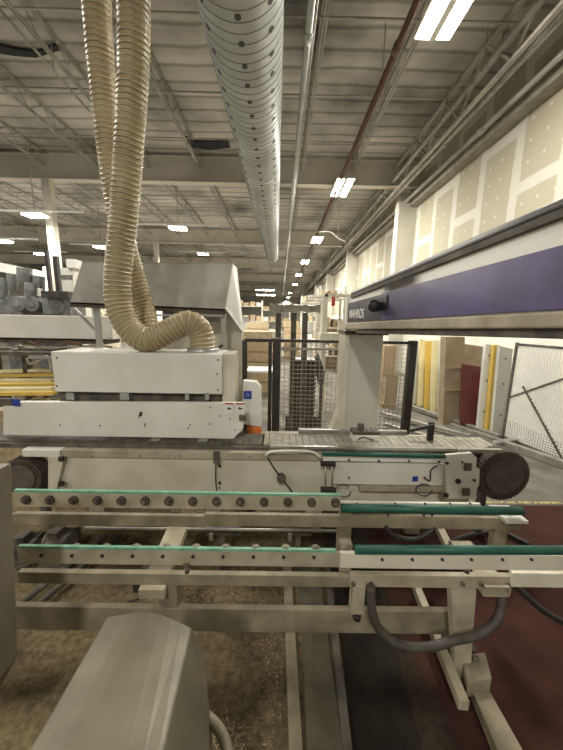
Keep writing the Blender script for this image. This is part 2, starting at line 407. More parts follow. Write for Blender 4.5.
for n_, (y, ang) in enumerate(spots):
    a = math.radians(ang); nv = Vector((math.cos(a), 0, math.sin(a))); tv = Vector((-math.sin(a), 0, math.cos(a)))
    g = MB() if n_ < 100 else rest
    c = Vector((cx, y, cz)) + nv * (RY(y) - .004)
    g.cyl(c, c + nv * .010, .040, 10)
    if n_ < 100: g.build('perforation', black, t)
rest.build('perforation', black, t, kind='stuff')
e = MB()
for y in (8.8, 16.9):
    e.tube([(cx, y - .03, cz), (cx, y + .03, cz)], RY(y) + .008, 48)
e.build('joint_collar', galv, t, split=True)
hh = MB()
for y in (6, 10, 14, 18): hh.bar((cx, y, cz + RY(y)), (cx, y, 7.62), .02, .02)
hh.build('hanger', roofs, t, split=True)

def pipe(name, ratio, dz, r, m, label, cat='pipe', y0=-1, y1=60, joints=(), hang=True):
    x = ratio * dz; z = 2 + dz
    t = thing(name, label, cat, (x, y0, z))
    MB().cyl((x, y0, z), (x, y1, z), r, 14).build('pipe_run', m, t)
    if joints:
        for y in joints: MB().cyl((x, y - .09, z), (x, y + .09, z), r * 1.35, 14).build('coupling', m, t)
    if hang:
        h = MB()
        for y in range(int(y0) + 3, int(min(y1, 40)), 5): h.bar((x, y, z), (x, y, 7.62), .02, .02)
        h.build('hanger', roofs, t, split=True)
    return t
pipe('overhead_pipe', .082, 4.3, .055, galv, 'thick grey overhead pipe just right of the spiral duct', joints=(5.6, 11.6, 17.6))
pipe('overhead_conduit', .098, 4.42, .03, steel, 'thin bright conduit running tight against the thick grey overhead pipe')
t = pipe('sprinkler_pipe', .415, 4.62, .055, rust, 'red oxide sprinkler pipe running the length of the roof', joints=(6.2, 12.2, 18))
pipe('overhead_conduit', .80, 4.85, .06, steel, 'pale conduit crossing under the roof right of the ceiling lights', joints=(7, 13))
pipe('overhead_pipe', .91, 4.6, .065, steel, 'pale overhead pipe second from the drywall wall', joints=(9, 15))
pipe('overhead_pipe', 1.04, 4.4, .06, roofs, 'drab overhead pipe closest to the top of the drywall', joints=(8, 14))
# small drop pipe from sprinkler run
t = thing('sprinkler_branch', 'pale branch pipe bending from the red sprinkler line toward the right wall', 'pipe', W(345, 235, Y=15))
MB().bar(W(338, 238, Y=15), (W(338, 238, Y=15).x, 15, 7.62), .02, .02).build('hanger', roofs, t)
MB().tube(smooth_path([W(318, 232, Y=15), W(330, 232, Y=15), W(338, 238, Y=15), W(346, 242, Y=15)], .1), .04, 8).build('pipe_run', steel, t)
for nm, a, b_, lab in [('overhead_conduit', (0, 10), (90, 112), 'thin conduit along the joist in the upper left of the view'),
                    ('overhead_conduit', (30, 110), (76, 152), 'bright conduit left of the tan hoses, lower of the upper-left pair')]:
    pa, pb = W(*a, z=7.08), W(*b_, z=7.08)
    tt = thing(nm, lab, 'conduit', pa)
    MB().cyl(pa, pb, .025, 8).build('pipe_run', steel, tt)
    MB().bar(pa.lerp(pb, .5), pa.lerp(pb, .5) + Vector((0, 0, .5)), .015, .015).build('hanger', roofs, tt)
# torn dark insulation
for i, (poly, lab) in enumerate([([(183, 137), (196, 142), (212, 142), (228, 141), (230, 148), (210, 150), (192, 148)], 'torn black strip of roof insulation hanging left of the duct'),
                   ([(0, 46), (18, 50), (38, 52), (60, 44), (62, 50), (36, 58), (14, 56), (0, 54)], 'torn black strip of roof insulation at the upper left')]):
    P = [W(x, y, z=7.55) for x, y in poly]
    tag(MB().prism(P, (0, 0, .05)).build('torn_insulation', mat('torn_insulation', (.035, .04, .045), rough=.9)), lab, 'insulation', 'torn insulation strips')

# ------------------------------------------------------------------ flexible hoses
def hose(name, label, pts, r):
    P = smooth_path(pts, .012)
    t = thing(name, label, 'hose', P[-1])
    MB().tube(P, r, 24, rf=lambda i: r * (1 + .035 * math.cos(2 * PI * i / 2.9))).build('hose_wall', hosem, t)
    # wire coil
    pitch = .040; L = 0; out = []; a = None
    for i in range(len(P) - 1):
        tt = (P[i + 1] - P[i]).normalized()
        if a is None: a = tt.cross(Vector((1, 0, 0))).normalized()
        a = (a - tt * a.dot(tt)).normalized(); b = tt.cross(a); seg = (P[i + 1] - P[i]).length; n = 5
        for k in range(n):
            an = 2 * PI * (L + seg * k / n) / pitch
            out.append(P[i].lerp(P[i + 1], k / n) + (a * math.cos(an) + b * math.sin(an)) * (r * 1.025))
        L += seg
    MB().tube(out, .0048, 5).build('wire_coil', hosew, t)
    return t
A = [(97, -60, 3.05), (95, 0, 3.05), (99, 60, 3.1), (105, 120, 3.15), (112, 180, 3.2), (120, 230, 3.25), (132, 275, 3.3), (141, 305, 3.3), (146, 326, 3.25), (146, 338, 3.2)]
B = [(129, -60, 2.75), (132, 0, 2.75), (132, 60, 2.78), (129, 120, 2.8), (125, 180, 2.85), (121, 230, 2.88), (118, 275, 2.88), (119, 303, 2.88), (127, 325, 2.88), (143, 339, 2.88), (163, 337, 2.9), (180, 328, 2.92), (194, 323, 2.94), (205, 331, 2.96), (208, 350, 2.96)]
A = [(x + 1.5, y, Y) for x, y, Y in A]; B = [(x + 1.5 if y < 260 and x < 140 else (x - 5 if x > 150 else x), y, Y) for x, y, Y in B]
hose('extraction_hose', 'tan ribbed extraction hose hanging behind, left at the top', [W(x, y, Y=Y) for x, y, Y in A], .106)
hose('extraction_hose', 'tan ribbed extraction hose in front that curls along the white machine top', [W(x, y, Y=Y) for x, y, Y in B], .112)

# ------------------------------------------------------------------ sanding machine on long table
MX0 = W(-40, 470, Y=2.5).x
m_ = thing('sanding_machine', 'long cream machine bed with slatted chain top running across the view', 'machine', (0, 2.9, 0))
bed = MB(); bed.pbox(50, 458, 322, 502, 2.52, .5); bed.build('bed_panel', cream, m_, .006)
MB().pbox(50, 452, 322, 459, 2.50, .54).build('top_flange', cream_d, m_, .003)
MB().pbox(300, 455, 470, 502, 2.515, .5).build('right_bed', cream, m_, .004)
zt = .90
MB().box(MX0, W(515, 450, Y=2.5).x, 2.56, 2.90, zt - .04, zt).build('chain_bed', dark_dusty, m_, .003)
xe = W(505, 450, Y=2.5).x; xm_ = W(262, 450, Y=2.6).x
for xa_, xb_, mm in ((MX0 + .01, xm_, mat('shaded_chain_slats', (.13, .12, .095), (.07, .065, .05), rough=.6, scale=9)), (xm_, xe, mat('dusty_chain_slats', (.40, .38, .31), (.25, .23, .18), rough=.6, scale=9))):  # left slats coloured darker to paint in the shadow by the head
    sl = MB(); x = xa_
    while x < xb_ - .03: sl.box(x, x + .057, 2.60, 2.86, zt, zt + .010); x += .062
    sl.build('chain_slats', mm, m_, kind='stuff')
MB().box(W(270, 450, Y=2.55).x, xe, 2.55, 2.58, zt - .005, zt + .018).build('chain_edge', steel, m_)
# bed feet
for x in (-1.7, -.6, .35, 1.3):
    MB().box(x - .07, x + .07, 2.66, 2.84, 0, .5).build('leg', cream_d, m_)
# left end
MB().pbox(22, 450, 60, 457, 2.49, .3).build('end_bar', cream_w, m_, .003)
MB().prism([W(48, 457, Y=2.48), W(64, 457, Y=2.48), W(56, 492, Y=2.48), W(48, 492, Y=2.48)], (0, .05, 0)).build('end_bracket', cream, m_, .003)
for py in (459, 484):
    c = W(61, py, Y=2.47); MB().box(c.x - .02, c.x + .02, 2.46, 2.49, c.z - .02, c.z + .02).build('bracket_block', black, m_, .004)
# blocks/screws along the face
scr = MB()
for px, py in [(92, 456), (140, 456), (180, 456), (168, 456), (215, 457), (250, 457)]:
    c = W(px, py, Y=2.497); scr.cyl((c.x, 2.495, c.z), (c.x, 2.505, c.z), .006, 8)
scr.build('screw', black, m_, split=True)
# sensor with cable and key holes
c = W(216, 459, Y=2.49); MB().pbox(213, 452, 219, 464, 2.47, .03).build('sensor', dark_dusty, m_, .004)
MB().tube(smooth_path([W(216, 464, Y=2.48), W(215.5, 478, Y=2.49), W(217, 495, Y=2.49)]), .005, 6).build('sensor_cable', black, m_)
for py in (466, 483, 488):
    c = W(219.5, py, Y=2.51); MB().cyl((c.x, 2.505, c.z), (c.x, 2.53, c.z), .012 if py != 488 else .006, 12).build('socket', black, m_)
# mid pulley with cable
MB().tube(smooth_path([W(268, 458, Y=2.46), W(274, 468, Y=2.46), W(283, 480, Y=2.46), W(297, 498, Y=2.46)]), .007, 6).build('tension_cable', black, m_)
c = W(281, 478, Y=2.46); MB().cyl((c.x, 2.43, c.z), (c.x, 2.49, c.z), .035, 20).cyl((c.x, 2.42, c.z), (c.x, 2.43, c.z), .015, 12).build('cable_pulley', dark_dusty, m_, .003)
MB().cyl((c.x, 2.49, c.z), (c.x, 2.53, c.z), .012, 10).build('pulley_axle', dark, m_)
MB().tube(smooth_path([W(266, 456, Y=2.45), W(270, 452, Y=2.46), W(290, 451, Y=2.46), W(312, 452, Y=2.46), W(321, 458, Y=2.46)]), .012, 8).build('handrail', cream_w, m_)
# right hand fence assembly
MB().pbox(323, 456, 445, 462, 2.44, .06).build('fence_bar', white, m_, .003)
MB().cyl(W(322, 453.5, Y=2.42), W(453, 456.5, Y=2.42), .018, 14).build('green_guide_bar', green, m_)
MB().pbox(334, 463, 452, 485, 2.47, .05).build('side_plate', cream_w, m_, .004)
MB().pbox(360, 487, 452, 492, 2.45, .06).build('lower_plate', cream_d, m_, .004)
sc = MB()
for px, py in [(349, 460), (379, 461), (409, 461), (439, 462)]:
    c = W(px, py, Y=2.435); sc.cyl((c.x, 2.43, c.z), (c.x, 2.44, c.z), .009, 8)
c = W(349, 478, Y=2.46); sc.cyl((c.x, 2.46, c.z), (c.x, 2.475, c.z), .008, 8)
sc.build('screw', black, m_, split=True)
for px in (325.5, 332): MB().cyl(W(px, 464, Y=2.43), W(px, 492, Y=2.43), .006, 8).build('guide_rod', steel, m_, split=True)
for py in (465, 491): MB().pbox(321, py - 1.5, 336, py + 1.5, 2.41, .05).build('rod_clamp', dark, m_, .003)
for (cx_, cy_) in ((343, 491), (424, 490)):
    pts = [W(cx_ + 8 * math.cos(a), cy_ + 6 * math.sin(a), Y=2.42) for a in [k * 2 * PI / 20 for k in range(19)]]
    MB().tube(pts, .005, 6).build('air_line', black, m_)
c = W(415, 479, Y=2.468); MB().pbox(412.5, 476.5, 418, 481.5, 2.466, .005).build('blue_sticker', blue, m_, label='small blue square sticker')
MB().tube(smooth_path([W(424, 477, Y=2.45), W(430, 481, Y=2.44), W(431, 470, Y=2.43), W(437, 466, Y=2.43)]), .006, 6).build('air_line', black, m_)
# gear plate at the right end
pl = [(446, 455), (472, 453), (477, 458), (476, 468), (480, 470), (479, 486), (476, 490), (477, 499), (447, 499)]
MB().prism([W(x, y, Y=2.40) for x, y in pl], (0, .03, 0)).build('end_plate', cream_w, m_, .003)
MB().box(W(446, 475, Y=2.43).x, W(472, 475, Y=2.43).x, 2.43, 2.75, .48, .85).build('gear_housing', cream_d, m_)
for px, py, r in [(458, 481, .022), (462, 462, .008), (474, 480, .012), (447, 463, .012), (446, 495, .02)]:
    c = W(px, py, Y=2.40); MB().cyl((c.x, 2.39, c.z), (c.x, 2.405, c.z), r, 16).build('plate_hole', black, m_)
for x0, y0 in ((465, 464), (463, 489)):
    MB().pbox(x0, y0, x0 + 7, y0 + 7, 2.38, .02).build('clamp_block', dark_dusty, m_, .003)

def wheel(name, label, c, r, w, parent=None):
    t = thing(name, label, 'wheel', (c.x, c.y, 0))
    MB().cyl((c.x, c.y - w / 2, c.z), (c.x, c.y + w / 2, c.z), r, 48).build('disc', mat('rusty_dust_metal', (.10, .08, .062), (.05, .04, .032), spec=.2, rough=.85, scale=6, bump=.3), t, .012)
    MB().cyl((c.x, c.y - w / 2 - .012, c.z), (c.x, c.y - w / 2, c.z), r * .72, 40).build('cover_plate', mat('dusty_wheel_cover', (.125, .10, .08), (.07, .055, .045), rough=.8, scale=9), t, .004)
    tm = MB()
    for k in range(44):
        a = 2 * PI * k / 44; p = Vector((c.x + (r - .002) * math.cos(a), c.y, c.z + (r - .002) * math.sin(a)))
        tm.bar(p + Vector((0, -w / 2, 0)), p + Vector((0, w / 2, 0)), .006 + .006 * random.random(), .006 + .010 * random.random())
    tm.build('chain_teeth', dark_dusty, t)
    MB().cyl((c.x, c.y, c.z), (c.x, c.y + w / 2 + .12, c.z), .03, 16).build('axle', dark, t)
    return t
wr = W(505, 477, Y=2.44); wr.y = 2.52
t = wheel('chain_wheel', 'large round rusty chain wheel at the right end of the machine bed', wr, .222, .14)
MB().pbox(476, 455, 500, 464, 2.62, .1).build('axle_arm', dark_dusty, t)
MB().box(wr.x - .03, wr.x + .03, 2.66, 2.72, 0, wr.z).build('support_post', dark_dusty, t)
MB().pbox(458, 449.5, 503, 453, 2.44, .03).build('cover_strip', steel, t, .002)
wl = W(28, 474, Y=2.60)
t = wheel('chain_wheel', 'dark dusty chain wheel at the left end, partly behind the cream cabinet', wl, .17, .14)
MB().box(wl.x - .03, wl.x + .03, 2.72, 2.78, 0, wl.z).build('support_post', dark_dusty, t)

# sanding head over the bed
h = thing('sanding_unit', 'white two-tier machine head with stickers sitting over the slatted bed', 'machine head', (0, 2.7, 0))
MB().pbox(53, 353, 222, 393, 2.74, .42).build('upper_cover', cream_w, h, .006)
MB().pbox(222, 354, 234, 407, 2.78, .3).build('side_cover', cream, h, .005)
lp = [(3, 406), (12, 406), (12, 402), (243, 403), (243, 429), (233, 439), (3, 435)]
MB().prism([W(x, y, Y=2.66) for x, y in lp], (0, .05, 0)).build('lower_cover', cream_w, h, .005)
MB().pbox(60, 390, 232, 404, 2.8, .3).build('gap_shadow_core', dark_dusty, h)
for px in (66, 70, 120, 185, 205): MB().pbox(px, 393, px + (9 if px == 120 else 4), 400, 2.74, .08).build('spacer', galv, h)
MB().pbox(50, 439, 235, 449, 2.72, .3).build('brush_bar', dark_dusty, h)
for px in (60, 150, 198): MB().pbox(px, 440, px + 9, 444, 2.65, .06).build('bright_clip', galv, h, .002)
sc = MB()
for px, py, Y in [(57, 358, 2.74), (57, 386, 2.74), (218, 360, 2.74), (218, 390, 2.74), (217, 374, 2.74)]:
    c = W(px, py, Y=Y); sc.cyl((c.x, Y - .004, c.z), (c.x, Y + .002, c.z), .008, 8)
for px, py in [(69, 399 + 1), (60, 425), (100, 425.5), (141, 413), (139, 417), (190, 425), (145, 426), (188, 428), (210, 407), (210, 424), (220, 416), (230, 419), (235, 430), (145, 424)]:
    c = W(px, py, Y=2.66); sc.cyl((c.x, 2.656, c.z), (c.x, 2.662, c.z), .007 if px != 141 else .014, 8)
c = W(141, 415, Y=2.66); sc.box(c.x - .02, c.x + .01, 2.656, 2.662, c.z - .01, c.z + .006)
sc.build('screw', black, h, split=True)
MB().pbox(12, 399.5, 19, 406, 2.645, .012).build('blue_sticker', blue, h, label='blue square sticker')
MB().pbox(-4, 399, 11, 407, 2.665, .04).build('grey_end_block', dark_dusty, h)
for px in (225, 236):
    s = MB().pbox(px, 403, px + 8.5, 414, 2.652, .006).build('warning_sticker', white, h, label='white warning sticker with black symbol')
    MB().pbox(px, 403, px + 8.5, 404.5, 2.650, .003).build('red_stripe', red, s)
    c = W(px + 4.2, 409, Y=2.65)
    MB().prism([(c.x - .022, 2.650, c.z - .004), (c.x + .018, 2.650, c.z - .004), (c.x + .02, 2.650, c.z + .008), (c.x, 2.650, c.z + .008), (c.x - .004, 2.650, c.z + .02), (c.x - .012, 2.650, c.z + .01)], (0, .002, 0)).build('symbol', black, s)
MB().pbox(239, 416, 246, 421, 2.63, .04).build('latch', dark_dusty, h, .003)
# outlets on the upper cover
p = W(203, 351, Y=2.96); MB().cyl((p.x, 2.96, p.z - .02), (p.x, 2.96, p.z + .03), .15, 28).build('hose_outlet', galv, h)
p = W(146, 338, Y=3.2); MB().cyl((p.x, 3.2, 1.55), (p.x, 3.2, p.z + .02), .14, 28).build('hose_outlet', galv, h)
MB().box(p.x - .25, p.x + .9, 3.0, 3.45, 1.3, 1.62).build('rear_cover', cream, h, .006)
# supports of the head
MB().box(-1.1, -1.0, 2.95, 3.1, 0, 1.3).build('column', cream_d, h); MB().box(-.35, -.25, 3.0, 3.1, 0, 1.3).build('column', cream_d, h)

# control unit white with blue sign and orange base
k = thing('control_box', 'narrow white upright box with blue label and orange foot beside the machine head', 'control box', W(252, 437, Y=2.95))
p0 = W(242, 381, Y=2.95); p1 = W(261, 436, Y=2.95)
pp = [(243, 381), (256, 382), (261, 388), (261, 427), (242, 424)]
MB().prism([W(x, y, Y=2.95) for x, y in pp], (0, .1, 0)).build('body', white, k, .003)
MB().pbox(243.5, 391, 251.5, 399, 2.943, .006).build('blue_label', blue, k)
c = W(247.5, 395, Y=2.94)
rg = MB(); rg.tube([(c.x + .014 * math.cos(a), 2.94, c.z + .014 * math.sin(a)) for a in [i * 2 * PI / 16 for i in range(17)]], .002, 4); rg.build('ring_symbol', white, k)
MB().pbox(247, 427, 261, 435, 2.935, .1).build('orange_foot', orange, k, .002)
MB().pbox(243, 421, 252, 429, 2.97, .05).build('red_bracket', rust, k)
c = W(252, 440, Y=3.0); MB().box(c.x - .04, c.x + .04, 2.98, 3.04, 0, c.z + .08).build('stand', dark, k)

# small carriage at foot of pillar
k = thing('clamp_carriage', 'small white clamp carriage lying on the slatted bed before the pillar', 'clamp', W(366, 443, Y=2.8))
MB().pbox(353, 436, 380, 443, 2.72, .12).build('body', cream_w, k, .004)
MB().pbox(353, 432, 380, 435.5, 2.74, .12).build('top_plate', dark_dusty, k, .002)
MB().tube(smooth_path([W(358, 440, Y=2.71), W(363, 437, Y=2.70), W(369, 439, Y=2.70), W(374, 440, Y=2.71)]), .005, 6).build('wire', black, k)
MB().pbox(358, 424, 364, 432, 2.78, .03).build('clamp_lever', dark_dusty, k, .003)
for px in (368, 374): MB().cyl(W(px, 434, Y=2.76), W(px, 428, Y=2.76), .008, 8).build('stud', steel, k)
MB().box(k.location.x - .12, k.location.x + .13, 2.72, 2.84, .905, W(366, 443, Y=2.72).z + .005).build('slide', steel, k)
k = thing('stop_lever', 'black T-shaped stop lever standing on the bed right of the pillar', 'lever', W(429, 446, Y=2.8))
a = W(429, 446, Y=2.78); MB().box(a.x - .025, a.x + .025, 2.76, 2.80, .9, W(429, 422, Y=2.78).z).build('post', dark, k, .003)
MB().bar(W(410, 430.5, Y=2.76), W(434, 425, Y=2.76), .03, .03).build('handle', dark, k, .003)
k = thing('steel_straightedge', 'long thin grey steel bar lying on the back of the slatted bed', 'steel bar', (.6, 2.93, .9))
MB().box(W(298, 440, Y=2.93).x, W(405, 443, Y=2.93).x, 2.90, 2.94, .9, .945).build('bar', steel, k, .002)

# ------------------------------------------------------------------ rear conveyor
k = thing('roller_conveyor', 'rear conveyor rail with dark roller hubs and a green belt edge', 'conveyor', (0, 1.8, 0))
Yc = 1.78
MB().pbox(14, 494.5, 341, 509, Yc, .012).build('side_rail', cream_d, k, .003)
MB().pbox(14, 492.5, 341, 494.5, Yc - .003, .02).build('belt', green_l, k)
hubm = mat('roller_hub', (.10, .085, .065), (.04, .035, .028), rough=.6, scale=30)
for i in range(14):
    c = W(27 + 23.7 * i, 499 + .22 * i, Y=Yc)
    o = MB().cyl((c.x, Yc - .02, c.z), (c.x, Yc + .03, c.z), .027, 18).build('roller', hubm, k, .004)
    MB().cyl((c.x, Yc - .032, c.z), (c.x, Yc - .02, c.z), .012, 10).build('hub_nut', dark_dusty, o)
MB().pbox(14, 515, 205, 526, Yc, .03).build('lower_rail', dusty, k, .003)
MB().pbox(205, 516.5, 521, 528, Yc, .03).build('lower_rail', dusty, k, .003)
MB().pbox(341, 503, 481, 506, Yc + .03, .02).build('upper_rail', cream_w, k, .003)
MB().cyl(W(341, 508, Y=Yc - .02), W(522, 511, Y=Yc - .02), .026, 18).build('green_guide_bar', green, k)
sc = MB()
for px in (357, 395, 425, 450, 470):
    c = W(px, 503.5, Y=Yc + .03); sc.cyl((c.x, Yc + .024, c.z), (c.x, Yc + .035, c.z), .006, 8)
sc.build('screw', black, k, split=True)
for px in (345, 388, 424, 432, 510):
    MB().cyl(W(px, 510, Y=Yc + .01), W(px, 516, Y=Yc + .01), .006, 10).build('bolt', dark_dusty, k)
# pusher rod behind and cradle
MB().cyl(W(85, 528, Y=2.0), W(350, 531, Y=2.0), .012, 10).build('push_rod', steel, k)
MB().pbox(341, 508, 352, 518, Yc - .01, .08).build('bracket', dusty, k, .003)
for x0, x1 in ((338, 351),):
    MB().pbox(x0, 518, x1, 560, Yc + .006, .06).build('leg', dusty, k, .004)
MB().box(W(500, 525, Y=Yc).x - .02, W(510, 525, Y=Yc).x, Yc + .006, Yc + .06, W(505, 562, Y=Yc).z, W(505, 526, Y=Yc).z).build('leg', dusty, k, .004)
MB().box(-2.0, -1.93, Yc, Yc + .06, 0, .80).build('leg', dusty, k, .004)
MB().pbox(-60, 515, 14, 526, Yc, .03).build('lower_rail', dusty, k, .003)
MB().tube(smooth_path([W(385, 526, Y=Yc), W(395, 536, Y=Yc), (W(415, 539, Y=Yc)), W(432, 530, Y=Yc), W(436, 518, Y=Yc + .05)]), .014, 8).build('cable', black, k)
# opening box end
MB().box(W(500, 520, Y=Yc).x, W(522, 520, Y=Yc).x, Yc - .05, Yc + .12, W(510, 519, Y=Yc).z, W(510, 516, Y=Yc).z).build('end_plate', cream_w, k, .002)

# ------------------------------------------------------------------ front conveyor
k = thing('roller_conveyor', 'front conveyor rail with worn green strip and thick green bar on its right half', 'conveyor', (0, 1.36, 0))
Yf = 1.36
MB().pbox(18, 550.3, 340, 565.5, Yf, .012).build('side_rail', cream_d, k, .003)
MB().pbox(18, 548.3, 336, 550.8, Yf - .003, .016).build('belt', green_l, k)
for i in range(11):
    c = W(44 + 30.2 * i, 551 + .15 * i, Y=Yf)
    MB().cyl((c.x, Yf + .005, c.z), (c.x, Yf + .03, c.z), .024, 18).build('roller', mat('worn_roller', (.24, .21, .15), (.12, .10, .07)), k, .003)
sc = MB()
for i in range(11):
    c = W(42 + 30.2 * i, 555 + .2 * i, Y=Yf); sc.cyl((c.x, Yf - .008, c.z), (c.x, Yf + .002, c.z), .008, 10)
for px in (412, 442, 471, 502, 531, 382):
    c = W(px, 559, Y=Yf - .02); sc.cyl((c.x, Yf - .028, c.z), (c.x, Yf - .015, c.z), .007, 10)
sc.build('screw', black, k, split=True)
MB().pbox(340, 555, 620, 570, Yf - .02, .02).build('right_rail', cream, k, .003)
MB().cyl(W(355, 549.5, Y=Yf - .03), W(620, 550.5, Y=Yf - .03), .021, 18).build('green_guide_bar', green, k)
MB().pbox(18, 574.5, 350, 585.5, Yf + .01, .03).build('lower_rail', dusty, k, .003)
MB().pbox(350, 576, 512, 588, Yf, .03).build('lower_rail', cream_d, k, .003)
MB().pbox(512, 574, 620, 588, Yf - .015, .03).build('lower_rail', cream, k, .003)
# open tube end at the right
t0 = W(484, 587, Y=Yf - .03); t1 = W(510, 597, Y=Yf - .03)
g = MB(); th = .006
g.box(t0.x, t1.x, Yf - .03, Yf + .3, t0.z - th, t0.z); g.box(t0.x, t1.x, Yf - .03, Yf + .3, t1.z, t1.z + th)
g.box(t0.x, t0.x + th, Yf - .03, Yf + .3, t1.z, t0.z); g.box(t1.x - th, t1.x, Yf - .03, Yf + .3, t1.z, t0.z); g.build('open_tube', cream_d, k)
for px in (187, 467):
    c = W(px, 570, Y=Yf); MB().cyl((c.x, Yf - .0, c.z - .015), (c.x, Yf, c.z + .03), .012, 10).cyl((c.x, Yf, c.z + .03), (c.x, Yf, c.z + .04), .018, 6).build('bolt', dark_dusty, k)
for px, py in ((353, 583), (371, 583), (462, 583), (480, 583)):
    c = W(px, py, Y=Yf); MB().cyl((c.x, Yf - .014, c.z), (c.x, Yf + .01, c.z), .011, 10).build('bolt', dark_dusty, k)
MB().pbox(340, 545, 352, 572, Yf + .04, .05).build('bracket', dusty, k, .003)
MB().pbox(352, 586, 365, 615, Yf - .01, .06).build('foot', cream_d, k, .004)
c = W(357, 617, Y=Yf + .02); MB().cyl((c.x, Yf + .02, c.z - .01), (c.x, Yf + .02, c.z + .02), .02, 10).build('foot_pad', dark, k)
xr = W(470, 585, Y=Yf).x
k_leg = [W(450, 587, Y=Yf + .04), W(478, 587, Y=Yf + .04)]
MB().prism([W(x, y, Y=Yf + .03) for x, y in ((451, 587), (477, 587), (472, 655), (469, 711), (456, 690))], (0, .05, 0)).build('leg', cream_d, k, .004)
MB().prism([W(x, y, z=.17) for x, y in ((462, 655), (485, 652), (492, 678), (468, 684))], (0, 0, -.09)).build('base_plate', dusty, k, .004)
c = Vector((k_leg[1].x + .03, Yf, .1))
tb = MB()
for j in range(7): tb.cyl((c.x, Yf + .16 - .03 * j, .30 - .028 * j), (c.x + .03, Yf + .16 - .03 * j, .30 - .028 * j), .011, 8)
tb.build('chain_link', dark_dusty, k, split=True)

# ------------------------------------------------------------------ base frame
k = thing('support_stand', 'dusty welded steel base frame under the two conveyor rails', 'frame', (0, 1.5, 0))
MB().pbox(-40, 609, 462, 632, 1.50, .035).build('cross_beam', dusty, k, .005)
zb = .40
def ybar(pts, Y0, Y1, name, m, z, th=.08):
    a0 = W(*pts[0], z=z); a1 = W(*pts[1], z=z); b0 = W(*pts[2], z=z); b1 = W(*pts[3], z=z)
    return MB().prism([a0, a1, b1, b0], (0, 0, -th)).build(name, m, k, .004)
ybar([(168, 526), (187, 526), (138, 590), (164, 590)], 0, 0, 'cross_member', cream_d, .55, .06)
MB().pbox(133, 585, 156, 593, 1.6, .2).build('tube_end', dark, k, .003)
MB().pbox(158, 585, 177, 606, 1.50, .09).build('post', dusty, k, .004)
ybar([(433, 521), (441, 521), (437, 580), (449, 580)], 0, 0, 'cross_member', cream_d, .55, .05) if False else None
MB().bar(W(435, 520, z=.5), W(449, 548, z=.5), .05, .05).build('cross_member', cream_d, k, .004)
for x in (-1.92, W(120, 620, Y=1.52).x, W(456, 620, Y=1.52).x):
    MB().box(x - .04, x + .04, 1.52, 1.59, 0, .3).build('leg', dusty, k, .004)
# floor tube at lower right
MB().prism([W(471, 686, z=.1), W(486, 684, z=.1), W(540, 780, z=.1), W(510, 780, z=.1)], (0, 0, -.07)).build('floor_tube', dusty, k, .004)
MB().bar(W(414, 582, z=.12), W(464, 706, z=.12), .05, .06).build('brace', cream_d, k, .004)

# ------------------------------------------------------------------ floor rails
def floor_strip(name, label, cat, a, b_, w, z0, z1, m, bev=.003):
    # a,b: pixel ends of its left edge
    pa = W(*a, z=z1); pb = W(*b_, z=z1)
    pb = pa + (pb - pa) * 1.5; pc = pa - (pb - pa) * .03
    o = MB().prism([pb, pb + Vector((w, 0, 0)), pa + Vector((w, 0, 0)), pa], (0, 0, z0 - z1)).build(name, m, None, bev)
    return tag(o, label, cat)
floor_strip('floor_rail', 'pale steel floor rail along the left edge of the grey channel', 'rail', (283, 560), (289, 750), .065, 0, .03, dusty)
floor_strip('channel_cover', 'flat grey steel channel cover on the floor beside the pale rail', 'floor channel', (298, 560), (307, 750), .17, 0, .012, chan)
floor_strip('floor_rail', 'dark grooved floor rail right of the grey channel cover', 'rail', (324, 560), (343, 750), .045, 0, .035, dark_dusty)
floor_strip('shade_sheet', 'black sheet laid as painted shade right of the dark grooved rail', 'floor shade', (334, 570), (353, 750), .33, 0, .006, shadem)  # thin black sheet paints the floor shadow here
for i, (a, b_) in enumerate([((106, 535), (18, 606)), ((120, 535), (36, 606)), ((80, 528), (18, 570))]):
    pa, pb = W(*a, z=.05), W(*b_, z=.05)
    tag(MB().cyl(pa, pb, .022, 10).build('floor_pipe', dark_dusty), ['dark dusty pipe lying on the floor, left of three at the left', 'dark dusty pipe lying on the floor, right one under the front rail', 'shorter dark pipe by the motors on the left'][i], 'pipe')
# motor clutter under the bed left
for i, (px, py, r, lab) in enumerate([(30, 545, .075, 'round dusty motor under the left of the rear rail'), (62, 540, .085, 'larger dusty motor right of the round one under the rear rail')]):
    c = W(px, py, Y=2.3); c.z = max(c.z, r + .06)
    t = thing('electric_motor', lab, 'motor', (c.x, c.y, 0))
    MB().cyl((c.x - .1, 2.3, c.z), (c.x + .1, 2.25, c.z), r, 20).build('motor_body', dark_dusty, t, .01)
    fn = MB()
    for j in range(8): fn.cyl((c.x - .09 + j * .025, 2.3, c.z), (c.x - .08 + j * .025, 2.3, c.z), r + .01, 20)
    fn.build('cooling_fin', dark_dusty, t, split=True)
    MB().box(c.x - .04, c.x + .04, 2.2, 2.3, c.z + r - .01, c.z + r + .05).build('terminal_box', dark_dusty, t, .005)
    MB().box(c.x - .1, c.x + .1, 2.2, 2.4, 0, c.z - r + .02).build('mount', dark_dusty, t)
for i, (x0, x1) in enumerate([(205, 240), (284, 312)]):
    t = thing('pneumatic_valve', ['dusty valve block below the rear rail, left of two', 'dusty valve block below the rear rail next to the leg'][i], 'valve', (W(x0, 530, Y=2.1).x, 2.1, 0))
    g = MB(); g.pbox(x0, 529, x1, 536, 2.1, .08); g.build('block', dark_dusty, t, .004)
    MB().pbox(x0 + 4, 534, x0 + 8, 541, 2.08, .05).build('fitting', steel, t, .003)
    g = MB(); c = W((x0 + x1) / 2, 534, Y=2.14); g.box(c.x - .02, c.x + .02, 2.12, 2.16, 0, c.z); g.build('stem', dark_dusty, t)

